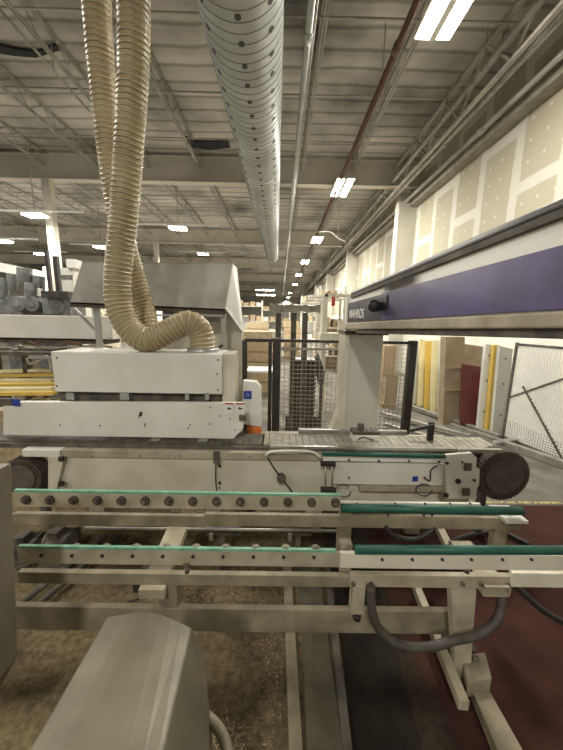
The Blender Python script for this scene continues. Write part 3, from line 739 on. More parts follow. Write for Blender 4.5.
# black hose loops at right
t = tag(MB().tube(smooth_path([W(371, 586, Y=Yf - .03), W(372, 610, Y=Yf - .04), W(380, 630, Y=Yf - .05), W(400, 645, Y=Yf - .07), W(428, 647, Y=Yf - .07), W(455, 640, Y=Yf - .06), W(480, 634, Y=Yf - .04), W(498, 618, Y=Yf - .02), W(502, 596, Y=Yf + .02), W(501, 590, Y=Yf + .05)]), .022, 14).build('corrugated_cable_hose', mat('dusty_rubber', (.07, .063, .05), (.04, .035, .028), rough=.6, scale=12)), 'thick drooping black cable hose looped under the front rail', 'cable hose')
t = tag(MB().tube(smooth_path([W(503, 575, Y=1.5), W(520, 590, Y=1.5), W(540, 608, Y=1.52), W(563, 622, Y=1.55), W(600, 640, Y=1.6)]), .017, 10).build('cable', black), 'black cable drooping out of the right edge over the red floor', 'cable')
t = tag(MB().tube(smooth_path([W(444, 545, z=.03), W(470, 535, z=.03), W(500, 532, z=.03), W(520, 540, z=.03), W(530, 545, z=.03)]), .02, 10).build('cable', black), 'black cable lying on the red floor below the chain wheel', 'cable')

# ------------------------------------------------------------------ foreground housings
t = thing('chute_cover', 'cream sheet-metal cover with sloping top in the lower left foreground', 'machine cover', (-.5, .8, 0))
T0, T1 = W(107, 617, z=1.0), W(192, 628, z=1.0)
T3, T2 = W(14, 775, z=1.12), W(158, 775, z=1.12)
n = 8; top = []
g = MB()
for i in range(n + 1):
    f = i / n; a = T0.lerp(T1, f); a.z += .012 * math.sin(PI * f) * 1.5; a.y += .02 * math.sin(PI * f)
    b_ = T3.lerp(T2, f); b_.z += .015 * math.sin(PI * f); top.append((g.bm.verts.new(a), g.bm.verts.new(b_)))
for i in range(n): g.bm.faces.new((top[i][0], top[i + 1][0], top[i + 1][1], top[i][1]))
S0 = W(205, 655, z=.78); S1 = W(212, 780, z=.85)
s0 = g.bm.verts.new(S0); s1 = g.bm.verts.new(S1); s2 = g.bm.verts.new((S0.x + .03, S0.y + .02, 0)); s3 = g.bm.verts.new((S1.x + .03, S1.y - .2, 0))
g.bm.faces.new((top[n][0], s0, s1, top[n][1])); g.bm.faces.new((s0, s2, s3, s1))
q0 = g.bm.verts.new((T0.x - .02, T0.y + .02, 0)); q3 = g.bm.verts.new((T3.x - .02, T3.y - .2, 0))
g.bm.faces.new((top[0][0], top[0][1], q3, q0)); g.bm.faces.new([top[i][0] for i in range(n + 1)] + [s0, s2, q0]); g.bm.faces.new([top[i][1] for i in range(n + 1)] + [s1, s3, q3])
g.build('cover', mat('worn_cream_steel', (.195, .178, .12), (.115, .102, .066), rough=.42, metal=.1, scale=5, bump=.15, bscale=9), t, .006)
MB().bar(W(201, 696, z=.75) + Vector((.012, 0, 0)), W(201, 708, z=.75) + Vector((.012, 0, 0)), .02, .02).build('slot', black, t)
MB().tube(smooth_path([W(205, 715, z=.5), W(218, 728, z=.5), W(226, 745, z=.5), W(228, 770, z=.5)]), .02, 10).build('edge_pipe', dusty, t)

t = thing('machine_cabinet', 'dusty cream cabinet corner at the left edge in the foreground', 'cabinet', (-1.1, 1.0, 0))
Yk = 1.12
cx1 = (W(11, 465, Y=Yk).x + W(18, 655, Y=Yk).x) / 2
P = [W(-90, 463, Y=Yk), W(11.5, 463, Y=Yk), W(18, 655, Y=Yk), W(-2, 692, Y=Yk), W(-90, 692, Y=Yk)]
MB().prism(P, (0, -.15, 0)).build('cabinet_body', mat('brown_cream_steel', (.24, .21, .155), (.18, .155, .11), rough=.5, scale=3), t, .004)
MB().box(-1.5, -1.42, Yk + .02, Yk + .1, 0, .7).build('leg', dusty, t)

# ------------------------------------------------------------------ sawdust and shavings
g = MB(); random.seed(3)
def flake(x, y, z, s, l):
    a = random.uniform(0, PI); d = Vector((math.cos(a), math.sin(a), 0)); n_ = Vector((-d.y, d.x, 0))
    c = Vector((x, y, z)); v = [g.bm.verts.new(c + d * l * i + n_ * s * j + Vector((0, 0, random.uniform(0, .006)))) for i, j in ((-1, -1), (1, -1), (1, 1), (-1, 1))]
    g.bm.faces.new(v)
for i in range(2600):
    if random.random() < .45: x = random.gauss(-.05, .1); y = random.uniform(.4, 2.4)
    else: x = random.uniform(-1.6, .12); y = random.uniform(.35, 2.4)
    if x > .06: continue
    flake(x, y, .004, random.uniform(.0006, .0015), random.uniform(.003, .009))
for cx_, cy_, s in ((-.75, 1.02, .10), (-.3, 1.15, .08), (-.55, 1.9, .15), (-.1, .95, .06), (-1.0, .8, .12)):
    for i in range(260): flake(random.gauss(cx_, s), random.gauss(cy_, s * .6), .006, random.uniform(.001, .003), random.uniform(.004, .012))
g.build('shavings', mat('wood_shavings', (.42, .34, .22), (.26, .20, .12), rough=.8, scale=30))
o = bpy.data.objects['shavings']; tag(o, 'pale wood shavings and dust scattered on the floor under the conveyor rails', 'wood shavings', kind='stuff')
st = thing('scrap_stick', 'thin dark stick lying in the sawdust below the front rail', 'stick', W(140, 600, z=.01))
MB().bar(W(127, 602, z=.012), W(153, 594, z=.012), .008, .008).build('stick', dark, st)

# ------------------------------------------------------------------ gantry
P0 = Vector((.715, 3.32, 2.0)); dvec = Vector((.088, -1, 0)).normalized()
gan = thing('gantry_beam', 'purple and cream gantry beam coming toward the right edge at eye height', 'gantry', (0, 0, 0))
def G(u, v, w):   # u along the beam toward viewer, v away to the right, w up
    return P0 + dvec * u + Vector((-dvec.y, dvec.x, 0)) * v + Vector((0, 0, w + .026 * u))
def gbox(name, u0, u1, v0, v1, w0, w1, m, bev=.004, par=None):
    return MB().prism([G(u0, v0, w0), G(u0, v1, w0), G(u0, v1, w1), G(u0, v0, w1)], G(u1, v0, w0) - G(u0, v0, w0)).build(name, m, par or gan, bev)
LU = 5.2
MB().prism([G(0, 0, -.1), G(0, 0, .235), G(LU, 0, .365), G(LU, 0, -.06)], Vector((-dvec.y, dvec.x, 0)) * .3).build('beam', cream_w, gan, .004)
gbox('purple_panel', .87, LU, -.012, .0, -.01, .195, purple, .002)
gbox('nameplate', .02, .87, -.013, .0, -.01, .185, blackp, .002)
MB().prism([G(0, -.04, -.085), G(0, -.04, -.02), G(LU, -.04, -.015), G(LU, -.04, -.055)], Vector((-dvec.y, dvec.x, 0)) * .09).build('lower_flange', cream_d, gan, .008)
MB().prism([G(.35, -.02, -.12), G(.35, -.02, -.08), G(LU, -.02, -.052), G(LU, -.02, -.082)], Vector((-dvec.y, dvec.x, 0)) * .07).build('lower_ledge', dark_dusty, gan, .003)
MB().tube([G(.12, .0, .27), G(LU, .0, .40)], .024, 12).build('guide_rail', dark, gan)
MB().tube([G(.12, .26, .27), G(LU, .26, .40)], .024, 12).build('guide_rail', dark, gan)
MB().prism([G(.1, -.02, .225), G(.1, -.02, .255), G(LU, -.02, .385), G(LU, -.02, .355)], Vector((-dvec.y, dvec.x, 0)) * .05).build('rail_base', dark_dusty, gan, .003)
gbox('end_cap', -.05, 0, -.02, .3, -.11, .25, white)
# grille
sl = MB()
for j in range(5): sl.prism([G(.92, -.014, .245 - j * .009), G(1.34, -.014, .252 - j * .009), G(1.34, -.014, .248 - j * .009), G(.92, -.014, .241 - j * .009)], Vector((-.006, 0, 0)))
sl.build('vent_grille', dark_dusty, gan)
MB().ball(G(.84, -.06, .10), .048, seg=24).build('knob', black, gan)
MB().cyl(G(.84, -.05, .10), G(.84, .0, .10), .03, 16).build('knob_stem', black, gan)
gbox('knob_plate', .76, .98, -.02, -.012, .06, .17, blackp)
ang = math.atan2(dvec.y, dvec.x)
mw = Matrix.Translation(G(.30, -.016, .06)) @ Matrix.Rotation(ang, 4, 'Z') @ Matrix.Rotation(PI / 2, 4, 'X')
text_mesh('lettering', 'MAHROS', .12, white, gan, mw, bold=.0012, sx=.88)
# pillar
pr = thing('gantry_pillar', 'pale grey-cream steel pillar holding up the far end of the purple beam', 'pillar', (.9, 3.45, 0))
pm = mat('pillar_paint', (.56, .57, .50), (.50, .50, .43), rough=.45, scale=1.5)
xl_, xr_ = W(346, 400, Y=3.34).x, W(377, 400, Y=3.34).x
MB().box(xl_, xr_ + .02, 3.34, 3.66, 0, 1.9).build('column', pm, pr, .006)
MB().box(xl_ - .05, xl_, 3.32, 3.68, 0, 1.9).build('side_flange', cream, pr, .004)
MB().box(xl_ - .06, xr_ + .06, 3.30, 3.70, 1.86, 1.9).build('top_plate', dark_dusty, pr, .003)
MB().prism([W(343, 404, Y=3.4), W(343, 418, Y=3.4), W(334, 447, Y=3.4), W(324, 447, Y=3.4)], (0, .2, 0)).build('gusset', cream, pr, .003)
MB().box(xl_ - .2, xr_ + .15, 3.25, 3.8, 0, .04).build('base_plate', pm, pr, .004)
for j in range(4): MB().cyl((xl_ + .03 + j * .09, 3.29, 1.88), (xl_ + .03 + j * .09, 3.31, 1.88), .012, 8).build('bolt', black, pr)

# ------------------------------------------------------------------ guard fences
def mesh_fence(name, label, a, b_, z0, z1, sp, wr_, m, fm, posts=(0, 1), pw=.05, group=None, braces=()):
    a = Vector(a); b_ = Vector(b_); L = (b_ - a).length; d = (b_ - a) / L
    t = thing(name, label, 'fence', a, group)
    g = MB(); u = 0
    while u < L: g.bar(a + d * u + Vector((0, 0, z0)), a + d * u + Vector((0, 0, z1)), wr_, wr_); u += sp
    z = z0
    while z < z1: g.bar(a + Vector((0, 0, z)), b_ + Vector((0, 0, z)), wr_, wr_); z += sp
    g.build('wire_mesh', m, t)
    for p in posts:
        q = a + d * L * p; MB().box(q.x - pw / 2, q.x + pw / 2, q.y - pw / 2, q.y + pw / 2, 0, z1 + .03).build('post', fm, t, .003)
    MB().bar(a + Vector((0, 0, z1)), b_ + Vector((0, 0, z1)), .035, .035).build('top_rail', fm, t)
    MB().bar(a + Vector((0, 0, z0)), b_ + Vector((0, 0, z0)), .03, .03).build('bottom_rail', fm, t)
    for (u0, zz0, u1, zz1) in braces: MB().bar(a + d * L * u0 + Vector((0, 0, zz0)), a + d * L * u1 + Vector((0, 0, zz1)), .03, .03).build('brace', fm, t)
    return t
wire = mat('fence_wire', (.40, .34, .27), (.3, .25, .19), rough=.6)
p_l = W(245, 440, Y=3.9); p_m = W(275, 440, Y=3.9); p_r = W(404, 440, Y=3.9); zt_ = W(300, 341, Y=3.9).z
mesh_fence('guard_fence', 'dark framed wire guard fence behind the bed, between double post and pillar', (p_m.x, 3.9, 0), (p_r.x, 3.9, 0), .12, zt_, .055, .005, wire, dark, pw=.09)
t = thing('gate_post', 'slim dark post left of the guard fence, linked to it by a top rail', 'post', (p_l.x, 3.9, 0))
MB().box(p_l.x - .03, p_l.x + .03, 3.87, 3.93, 0, zt_).build('post', dark, t, .003)
MB().bar((p_l.x, 3.9, zt_), (p_m.x - .04, 3.9, zt_), .04, .04).build('top_rail', dark, t)
MB().box(p_m.x - .10, p_m.x - .055, 3.86, 3.92, 0, zt_ + .02).build('hinge_post', dark, t, .003)
# right fence, angled with braces
whw = mat('pale_fence_wire', (.80, .79, .74), (.72, .71, .65), rough=.6)
fa = W(500, 439, z=0); fb = W(572, 468, z=0)
q0 = W(514, 343, Y=fa.y + .2); zf = W(506, 344, Y=fa.y).z
fb2 = fb + (fb - fa) * .6
mesh_fence('mesh_fence', 'white wire mesh fence with dark crossed braces at the right edge', (fa.x + .05, fa.y, 0), (fb2.x, fb2.y, 0), 0.05, zf, .040, .013, whw, dark_dusty, pw=.04, braces=((0, .75, .85, zf), (.12, 1.0, .55, .05)))
g = MB(); g.bar((fa.x - .6, fa.y + .5, .06), (fb2.x, fb2.y, .06), .1, .1)
tag(g.build('floor_kerb', steel), 'grey steel kerb along the foot of the white mesh fence', 'kerb')

# ------------------------------------------------------------------ leaning boards on the right
def board(name, label, cat, px, Y, m, group, extra=None, th=.05):
    """px: four pixel corners (top-left, top-right, bottom-right, bottom-left); stands nearly upright at depth Y, foot on the floor"""
    tl, tr, br_, bl = px
    Y = W((br_[0] + bl[0]) / 2, (br_[1] + bl[1]) / 2, z=0).y
    b0, b1 = W(*bl, Y=Y), W(*br_, Y=Y); t0_, t1_ = W(*tl, Y=Y + .12), W(*tr, Y=Y + .12)
    t = thing(name, label, cat, ((b0.x + b1.x) / 2, Y, 0), group)
    b0.z = b1.z = 0.0
    MB().prism([t0_, t1_, b1, b0], (0, th, 0)).build('panel', m, t, .003)
    if extra: extra(t, t0_, t1_, b0, b1)
    return t
def holes(t, a, b_, c, d):
    for f in (.12, .4, .75):
        p = a.lerp(c, f).lerp(b_.lerp(d, f), .5); MB().cyl((p.x, p.y - .012, p.z), (p.x, p.y + .004, p.z), .014, 10).build('bolt_hole', black, t)
def straps(t, a, b_, c, d):
    for f in (.35, .6):
        MB().bar(a.lerp(c, f) + Vector((0, -.01, 0)), b_.lerp(d, f) + Vector((0, -.01, .03)), .01, .02).build('strap', kraft, t)
Yb = 5.0
g_ = 'boards leaning by the right wall'
board('leaning_board', 'pale grey door panel leftmost behind the yellow boards', 'board', [(411, 342), (420, 342), (418, 404), (409, 404)], Yb + .3, pm, g_)
board('leaning_board', 'pale yellow board left of the golden yellow one', 'board', [(420, 339), (426, 340), (424, 407), (417, 405)], Yb + .1, yellow_w, g_)
board('leaning_board', 'golden yellow board between two pale yellow boards', 'board', [(426, 341), (433, 341), (430, 410), (424, 408)], Yb + .05, yellow, g_)
board('leaning_board', 'pale yellow board right of the golden yellow one', 'board', [(433, 340), (444, 341), (438, 414), (430, 411)], Yb, yellow_w, g_)
board('leaning_board', 'tall cream board beside the brown wrapped boards', 'board', [(440, 340), (447, 340), (444, 418), (438, 416)], Yb + .1, cream_w, g_)
board('leaning_board', 'brown wrapped board stack leaning next to the maroon panel', 'board', [(446, 337), (465, 337), (464, 426), (443, 424)], Yb - .05, wood, g_, straps, .2)
board('leaning_board', 'brown board behind the top of the maroon panel', 'board', [(465, 344), (486, 347), (484, 420), (465, 420)], Yb + .2, wood, g_)
board('leaning_board', 'maroon panel standing between brown boards and the yellow frame', 'board', [(463, 364), (483, 367), (480, 431), (461, 428)], Yb - .1, maroon, g_)
board('leaning_beam', 'white edged yellow frame member leaning left of the grey one', 'beam', [(486, 344), (494, 345), (486, 434), (478, 432)], Yb - .15, white, g_, holes, .08)
board('leaning_beam', 'golden yellow frame strip between white and grey members', 'beam', [(494, 345), (500, 345), (492, 436), (486, 434)], Yb - .16, yellow, g_, None, .08)
board('leaning_beam', 'grey drilled frame member leaning at the start of the mesh fence', 'beam', [(500, 346), (513, 349), (505, 438), (492, 436)], Yb - .18, pm, g_, holes, .08)
# floor trolley frames
t = thing('floor_trolley', 'low grey steel trolley frame on the floor behind the bed at the right', 'trolley', W(430, 432, z=0))
for a, b_ in (((382, 413), (470, 436)), ((385, 424), (470, 448)), ((408, 405), (500, 436)), ((455, 450), (530, 437))):
    MB().bar(W(*a, z=.08), W(*b_, z=.08), .1, .05).build('frame_bar', steel, t, .004)
for a in ((395, 417), (465, 436), (470, 447)): 
    c = W(*a, z=.03); MB().cyl((c.x - .02, c.y, .035), (c.x + .02, c.y, .035), .035, 12).build('caster', dark, t)

# ------------------------------------------------------------------ things behind the bed, centre
t = thing('canopy_stand', 'dark upright frame with a dusty canopy behind the guard fence', 'frame', (W(300, 400, Y=4.8).x, 4.8, 0))
for px in (278, 293, 304):
    x = W(px, 350, Y=4.8).x; MB().box(x - .04, x + .04, 4.75, 4.85, 0, W(px, 313, Y=4.8).z).build('post', dark_dusty, t, .004)
g = MB(); random.seed(5)
a, b_ = W(270, 308, Y=4.75), W(320, 309, Y=4.75); nn = 14; vs = []
for i in range(nn + 1):
    p = a.lerp(b_, i / nn); vs.append([g.bm.verts.new((p.x, 4.7 + .3 * j, p.z + (.05 if j == 0 else .07) * 1 + random.uniform(-.012, .012) - (.1 if k_ else 0))) for j in (0, 1) for k_ in (0, 1)])
for i in range(nn):
    A_, B_ = vs[i], vs[i + 1]
    for u, v in ((0, 1), (1, 3), (3, 2), (2, 0)): g.bm.faces.new((A_[u], A_[v], B_[v], B_[u]))
g.bm.faces.new((vs[0][0], vs[0][1], vs[0][3], vs[0][2])); g.bm.faces.new((vs[-1][0], vs[-1][2], vs[-1][3], vs[-1][1]))
g.build('canopy', mat('dusty_canopy', (.34, .33, .26), (.2, .19, .14), scale=12, bump=.3), t)
MB().bar(W(280, 349, Y=4.7), W(345, 349, Y=4.7), .04, .04).build('cross_rail', steel, t)
t = thing('grille_cabinet', 'black slatted cabinet on the floor behind the wire guard fence', 'cabinet', (W(302, 400, Y=5.2).x, 5.3, 0))
x0, x1 = W(291, 390, Y=5.2).x, W(315, 390, Y=5.2).x; zt2 = W(302, 360, Y=5.2).z
MB().box(x0, x1, 5.24, 5.6, .35, zt2).build('body', dark, t, .004)
g = MB(); z = .4
while z < zt2 - .03: g.box(x0 - .01, x1 + .01, 5.2, 5.25, z, z + .035); z += .075
g.build('grille', dark_dusty, t)
MB().box(x0 - .08, x1 + .08, 5.15, 5.65, .1, .36).build('base', dark, t, .004)
for sx in (x0 - .04, x1 + .04): MB().box(sx - .03, sx + .03, 5.2, 5.6, 0, .1).build('foot', dark, t)
t = thing('panel_board', 'leaning brown slab right of the black slatted cabinet', 'board', (W(322, 380, Y=5.4).x, 5.4, 0))
MB().prism([W(314, 360, Y=5.5), W(318, 352, Y=5.5), W(325, 372, Y=5.4), W(324, 384, Y=5.4), W(318, 384, Y=5.4)], (0, .1, 0)).build('slab', dark_dusty, t)
MB().bar((t.location.x, 5.45, 0), W(321, 384, Y=5.45), .05, .05).build('stand', dark_dusty, t)
t = thing('open_workstand', 'cream open machine frame left of the gantry pillar top', 'frame', (W(328, 330, Y=6).x, 6, 0))
xa, xb = W(324, 320, Y=6).x, W(356, 320, Y=6).x; za, zb_ = W(330, 294, Y=6).z, W(330, 334, Y=6).z
MB().box(xa - .03, xa + .06, 6, 6.1, 0, za).build('post', cream, t, .004); MB().box(xb - .03, xb + .06, 6, 6.1, 0, za).build('post', cream, t, .004)
MB().box(xa, xb, 6, 6.08, za - .05, za).build('cross_rail', cream, t); MB().box(xa - .06, xb, 5.95, 6.3, zb_ - .12, zb_ + .02).build('bench', cream, t, .004)
MB().box(xa + .28, xa + .45, 6.0, 6.1, zb_, zb_ + .26).build('upright', cream, t)
MB().pbox(332, 297, 335, 306, 5.96, .05).build('red_handle', red, t, label='small red handle')
# stacked pallets of wrapped boards
def stack(px0, px1, ytop, Y, n, m, label, cat='board stack', dep=1.0, group=None):
    x0, x1 = W(px0, 350, Y=Y).x, W(px1, 350, Y=Y).x; zt_ = W((px0 + px1) / 2, ytop, Y=Y).z
    t = thing('board_stack', label, cat, ((x0 + x1) / 2, Y + dep / 2, 0), group)
    MB().box(x0, x1, Y, Y + dep, 0, .12).build('pallet', wood, t)
    hgt = (zt_ - .12) / n
    for i in range(n):
        j = random.uniform(-.05, .05); MB().box(x0 + j + .02, x1 + j - .02, Y + .02, Y + dep - .02, .12 + i * hgt, .12 + (i + 1) * hgt - .02).build('bundle', [m, card, kraft][i % 3], t)
    return t
stack(240, 273, 331, 8.0, 6, card, 'pallet of cardboard bundles seen between the slim post and the dark double post')
stack(316, 346, 322, 13.0, 5, card, 'tall stack of kraft bundles behind the cream open frame')
stack(246, 268, 322, 14.0, 6, card, 'farther carton stack above the near cardboard pallet', dep=1.5)
stack(283, 300, 321, 16, 6, kraft, 'carton stack seen between the uprights of the dusty canopy frame', dep=1.5)
stack(386, 400, 345, 7.0, 2, wood, 'brown stack behind the fence just right of the pillar')
t = thing('work_table', 'grey work table with white papers past the slim dark post', 'table', (W(258, 380, Y=6).x, 6, 0))
x0, x1 = W(246, 380, Y=6).x, W(272, 380, Y=6).x; z = W(258, 371, Y=6).z
MB().box(x0, x1, 6, 6.6, z - .04, z).build('table_top', white, t)
for x in (x0 + .03, x1 - .03):
    for y in (6.03, 6.57): MB().box(x - .02, x + .02, y - .02, y + .02, 0, z - .04).build('leg', steel, t)
# racking down the hall
rackm = mat('rack_paint', (.60, .58, .5), rough=.5)
def rack(x0, x1, Y, zt_, label, group=None, n=3):
    t = thing('storage_rack', label, 'rack', ((x0 + x1) / 2, Y, 0), group)
    for x in (x0, x1):
        for y in (Y, Y + .9): MB().box(x - .04, x + .04, y - .04, y + .04, 0, zt_).build('upright', rackm, t)
    for i in range(n):
        z = zt_ * (i + .6) / n; MB().box(x0, x1, Y, Y + .9, z - .05, z).build('shelf', rackm, t)
        for j in range(4):
            w = (x1 - x0) / 4; MB().box(x0 + w * j + .08, x0 + w * (j + 1) - .06, Y + .05, Y + .8, z, z + random.uniform(.25, .5)).build('carton', [card, white, kraft, wood][(i + j) % 4], t)
rack(W(320, 300, Y=12).x, W(345, 300, Y=12).x, 12, W(330, 286, Y=12).z, 'cream storage rack against the wall behind the open frame')
rack(W(302, 300, Y=22).x, W(326, 300, Y=22).x, 22, W(314, 296, Y=22).z, 'storage rack farther down the right wall')
rack(W(236, 300, Y=26).x, W(262, 300, Y=26).x, 26, W(250, 300, Y=26).z, 'storage rack far down the hall right of the hood')
rack(W(262, 300, Y=34).x, W(290, 300, Y=34).x, 34, W(275, 306, Y=34).z, 'farthest storage rack in the middle of the aisle')
for i in range(3):
    p = W(318 + i * 5, 302 - i * 3.4, Y=12 - i * .8)
    t = thing('wall_shelf', ['lowest', 'middle', 'uppermost'][i] + ' of three small cream shelves beside the far rack', 'shelf', p, 'small far shelves')
    MB().box(p.x - .6, p.x + .4, p.y, p.y + .5, p.z - .06, p.z).build('board', cream_w, t)
    MB().bar((p.x, p.y + .3, p.z), (p.x, p.y + .3, 0), .05, .05).build('bracket', cream_w, t)

# ------------------------------------------------------------------ hood and left background
t = thing('extraction_hood', 'large grey sheet-metal hood with a white slanted side, on legs behind the hoses', 'hood', (W(150, 330, Y=4.2).x, 4.2, 0))
Yh = 4.0
a = [W(82, 263, Y=Yh + .1), W(232, 265, Y=Yh + .1), W(225, 309, Y=Yh), W(70, 302, Y=Yh)]
MB().prism(a, (0, .03, 0)).build('front_panel', hoodm, t)
back = [Vector((a[0].x + .1, Yh + .9, a[0].z)), W(236, 268, Y=Yh + .6), W(243, 336, Y=Yh + .35), W(225, 309, Y=Yh)]
MB().prism([a[1], back[1], W(243, 334, Y=Yh + .5), a[2]], (.015, 0, 0)).build('side_panel', white, t)
MB().prism([a[0], a[1], back[1], back[0]], (0, 0, .02)).build('top_panel', hoodm, t)
MB().prism([a[3], a[2], a[2] + Vector((0, .8, -.02)), a[3] + Vector((0, .8, -.02))], (0, 0, -.02)).build('under_panel', dark_dusty, t)
MB().prism([a[3] + Vector((-.02, 0, -.06)), a[2] + Vector((.02, 0, -.06)), a[2], a[3]], (0, .05, 0)).build('lower_trim', mat('rusty_trim', (.10, .075, .05), (.05, .04, .03), scale=6), t)
for px, py, Y in ((95, 304, 4.1), (223, 312, 4.1)):
    p = W(px, py, Y=Y); MB().box(p.x - .03, p.x + .03, Y, Y + .06, 0, p.z).build('leg', galv, t)
MB().bar(W(95, 330, Y=4.12), W(70, 304, Y=4.12), .03, .03).build('brace', galv, t); MB().bar(W(223, 345, Y=4.12), W(212, 352, Y=4.12), .04, .03).build('brace', dark, t)
MB().bar(W(105, 315, Y=4.05), W(222, 315.5, Y=4.05), .03, .025).build('cross_rail', galv, t)
MB().box(W(140, 350, Y=4.5).x, W(242, 350, Y=4.5).x, 4.5, 4.6, .6, W(190, 322, Y=4.5).z).build('rear_panel', cream, t)

t = thing('machine_housing', 'long low cream machine housing far left behind the yellow rails', 'machine', (W(50, 330, Y=5.2).x, 5.3, 0))
MB().pbox(-60, 315, 112, 338, 5.2, .7).build('housing', cream_w, t, .01)
MB().pbox(-60, 339, 105, 343, 5.3, .5).build('lower_frame', dark_dusty, t)
for px in (-20, 30, 95): x = W(px, 350, Y=5.4).x; MB().box(x - .06, x + .06, 5.35, 5.5, 0, 1.55).build('leg', dusty, t)
t = thing('machine_tool', 'dark grey machine heads with round motors standing behind the cream housing at left', 'machine', (W(30, 320, Y=6.4).x, 6.4, 0))
g6 = mat('grey_machine', (.20, .21, .20), (.11, .115, .11), scale=8)
for x0, y0, x1, y1, Y in ((18, 268, 31, 283, 6.4), (8, 274, 17, 290, 6.5), (0, 278, 8, 300, 6.5), (33, 276, 44, 290, 6.5), (26, 283, 38, 298, 6.3)):
    p = W((x0 + x1) / 2, y0, Y=Y); q = W((x0 + x1) / 2, y1, Y=Y); r = (W(x1, y0, Y=Y).x - W(x0, y0, Y=Y).x) / 2
    MB().cyl(q, p, r, 16).build('motor', g6, t, .01)
for px, py in ((17, 304), (31, 304), (56, 306)):
    p = W(px, py, Y=6.2); MB().cyl((p.x, 6.2, p.z), (p.x, 6.4, p.z), .15, 20).cyl((p.x, 6.18, p.z), (p.x, 6.2, p.z), .06, 14).build('wheel', g6, t, .01)
MB().pbox(41, 291, 68, 298, 6.1, .5).build('table', dark, t, .005); MB().pbox(42, 298, 70, 315, 6.25, .5).build('body', g6, t, .01)
MB().pbox(4, 297, 40, 316, 6.45, .5).build('body', g6, t, .01)
MB().pbox(46, 250, 49, 291, 6.4, .06).build('mast', dark, t); MB().pbox(54, 256, 58, 291, 6.4, .08).build('mast', dark, t)
MB().pbox(31, 288, 40, 296, 6.28, .08).build('white_box', white, t)
MB().box(W(5, 330, Y=6.5).x, W(66, 330, Y=6.5).x, 6.5, 7.0, 0, W(30, 314, Y=6.5).z).build('base', g6, t)
t = thing('tall_cabinet', 'pale upright machine cabinet between the dark masts and the hood', 'machine', (W(65, 300, Y=7.2).x, 7.2, 0))
x0, x1 = W(59, 290, Y=7.2).x, W(74, 290, Y=7.2).x
MB().box(x0, x1, 7.2, 7.8, 0, W(66, 268, Y=7.2).z).build('cabinet', cream_w, t, .01); MB().pbox(66, 259, 75, 268, 7.15, .4).build('head', white, t, .01)
MB().pbox(60, 275, 72, 278, 7.17, .03).build('vent', g6, t)

t = thing('parts_trolley', 'rusty trolley full of metal parts at the left behind the machine head', 'trolley', (W(30, 360, Y=4.4).x, 4.4, 0))
MB().pbox(-20, 352, 52, 356, 4.3, .5).build('tray', dark_dusty, t)
random.seed(11)
for i in range(22):
    px = random.uniform(-8, 105); py = random.uniform(344, 351); p = W(px, py, Y=random.uniform(4.4, 4.7)); q = p + Vector((random.uniform(-.35, .35), random.uniform(-.1, .1), random.uniform(-.06, .06)))
    MB().bar(p, q, random.uniform(.02, .07), random.uniform(.02, .05)).build('metal_part', random.choice([dark_dusty, steel, galv, rust, cream_d]), t)
MB().pbox(-8, 349, 112, 353, 4.5, .4).build('tray', dark_dusty, t)
MB().tube(smooth_path([W(27, 358, Y=4.3), W(30, 364, Y=4.3), W(40, 360, Y=4.3), W(48, 357, Y=4.3), W(52, 372, Y=4.3)]), .02, 8).build('pipe', steel, t)
MB().pbox(28, 356, 50, 359, 4.25, .05).build('handle', galv, t)
for px in (-5, 25, 105): x = W(px, 350, Y=4.6).x; MB().box(x - .03, x + .03, 4.55, 4.65, 0, W(px, 352, Y=4.6).z).build('leg', dark_dusty, t)
lab = ['topmost', 'second', 'third', 'fourth', 'fifth', 'lowest']
for i in range(6):
    py = 371 + i * 4.4; Y = 4.6 - i * .14
    a, b_ = W(-40, py + 1, Y=Y), W(53 + (i % 2) * 2, py - 1 if i < 2 else py, Y=Y)
    o = MB().bar(a, b_, .09, .045).build('yellow_rail', yellow if i % 2 else yellow_w, None, .003)
    tag(o, '%s yellow rail of the stepped pile left of the machine head' % lab[i], 'rail', 'yellow rails at the left')
t = thing('rail_rack', 'dark support rack carrying the yellow rails', 'rack', (W(20, 400, Y=4.2).x, 4.2, 0))
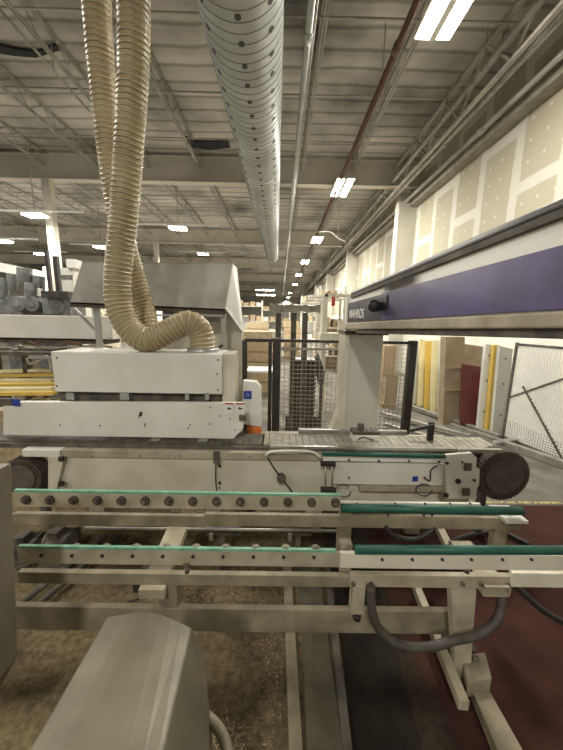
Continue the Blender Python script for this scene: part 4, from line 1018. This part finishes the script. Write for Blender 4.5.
for px in (5, 45):
    x = W(px, 390, Y=4.2).x
    MB().bar((x, 4.75, W(px, 371, Y=4.6).z - .03), (x, 3.8, W(px, 395, Y=3.9).z - .06), .05, .05).build('arm', dark_dusty, t)
    MB().box(x - .03, x + .03, 4.2, 4.26, 0, W(px, 384, Y=4.2).z - .04).build('post', dark_dusty, t)
t = thing('timber_pallet', 'grey timber pile on the floor behind the left end of the bed', 'timber', (W(20, 430, Y=3.6).x, 3.6, 0))
MB().box(-3.6, -1.9, 3.5, 4.1, 0, .9).build('timber', kraft, t)
# far hall fillers on the left: machines
for i, (px0, px1, yt, Y, m, lb) in enumerate([(-20, 20, 300, 9, hoodm, 'grey machine behind the round motors at the far left'), (74, 100, 290, 9.5, cream_d, 'cream machine block seen behind the hood left leg'), (236, 250, 316, 19, hoodm, 'grey machine far behind the hood right side')]):
    x0, x1 = W(px0, 330, Y=Y).x, W(px1, 330, Y=Y).x; z = W((px0 + px1) / 2, yt, Y=Y).z
    t = thing('machine_block', lb, 'machine', ((x0 + x1) / 2, Y, 0))
    MB().box(x0, x1, Y, Y + 1.2, 0, z * .8).build('body', m, t, .02); MB().box(x0 + .1, x1 - .2, Y + .1, Y + .9, z * .8, z).build('head', g6, t, .02)
# white partition at the far left
p = W(0, 262, Y=14); 
t = thing('overhead_enclosure', 'long white overhead enclosure at the far left below the roof', 'enclosure', (W(20, 270, Y=14).x, 14, 0))
MB().prism([W(-60, 250, Y=13), W(78, 279, Y=17), W(78, 284, Y=17), W(-60, 262, Y=13)], (0, .3, 0)).build('panel', white, t)
for px, Y in ((-30, 13.6), (40, 15.9)):
    q = W(px, 270, Y=Y); MB().box(q.x - .08, q.x + .08, Y + .3, Y + .46, 0, q.z + .2).build('post', cream_w, t)

# ------------------------------------------------------------------ world, view
w = bpy.data.worlds.new('world'); bpy.context.scene.world = w; w.use_nodes = True
w.node_tree.nodes['Background'].inputs[0].default_value = (1, .94, .84, 1); w.node_tree.nodes['Background'].inputs[1].default_value = .24
vs_ = bpy.context.scene.view_settings; vs_.view_transform = 'Standard'; vs_.look = 'None'; vs_.gamma = 1; vs_.use_curve_mapping = False
vs_.exposure = .95
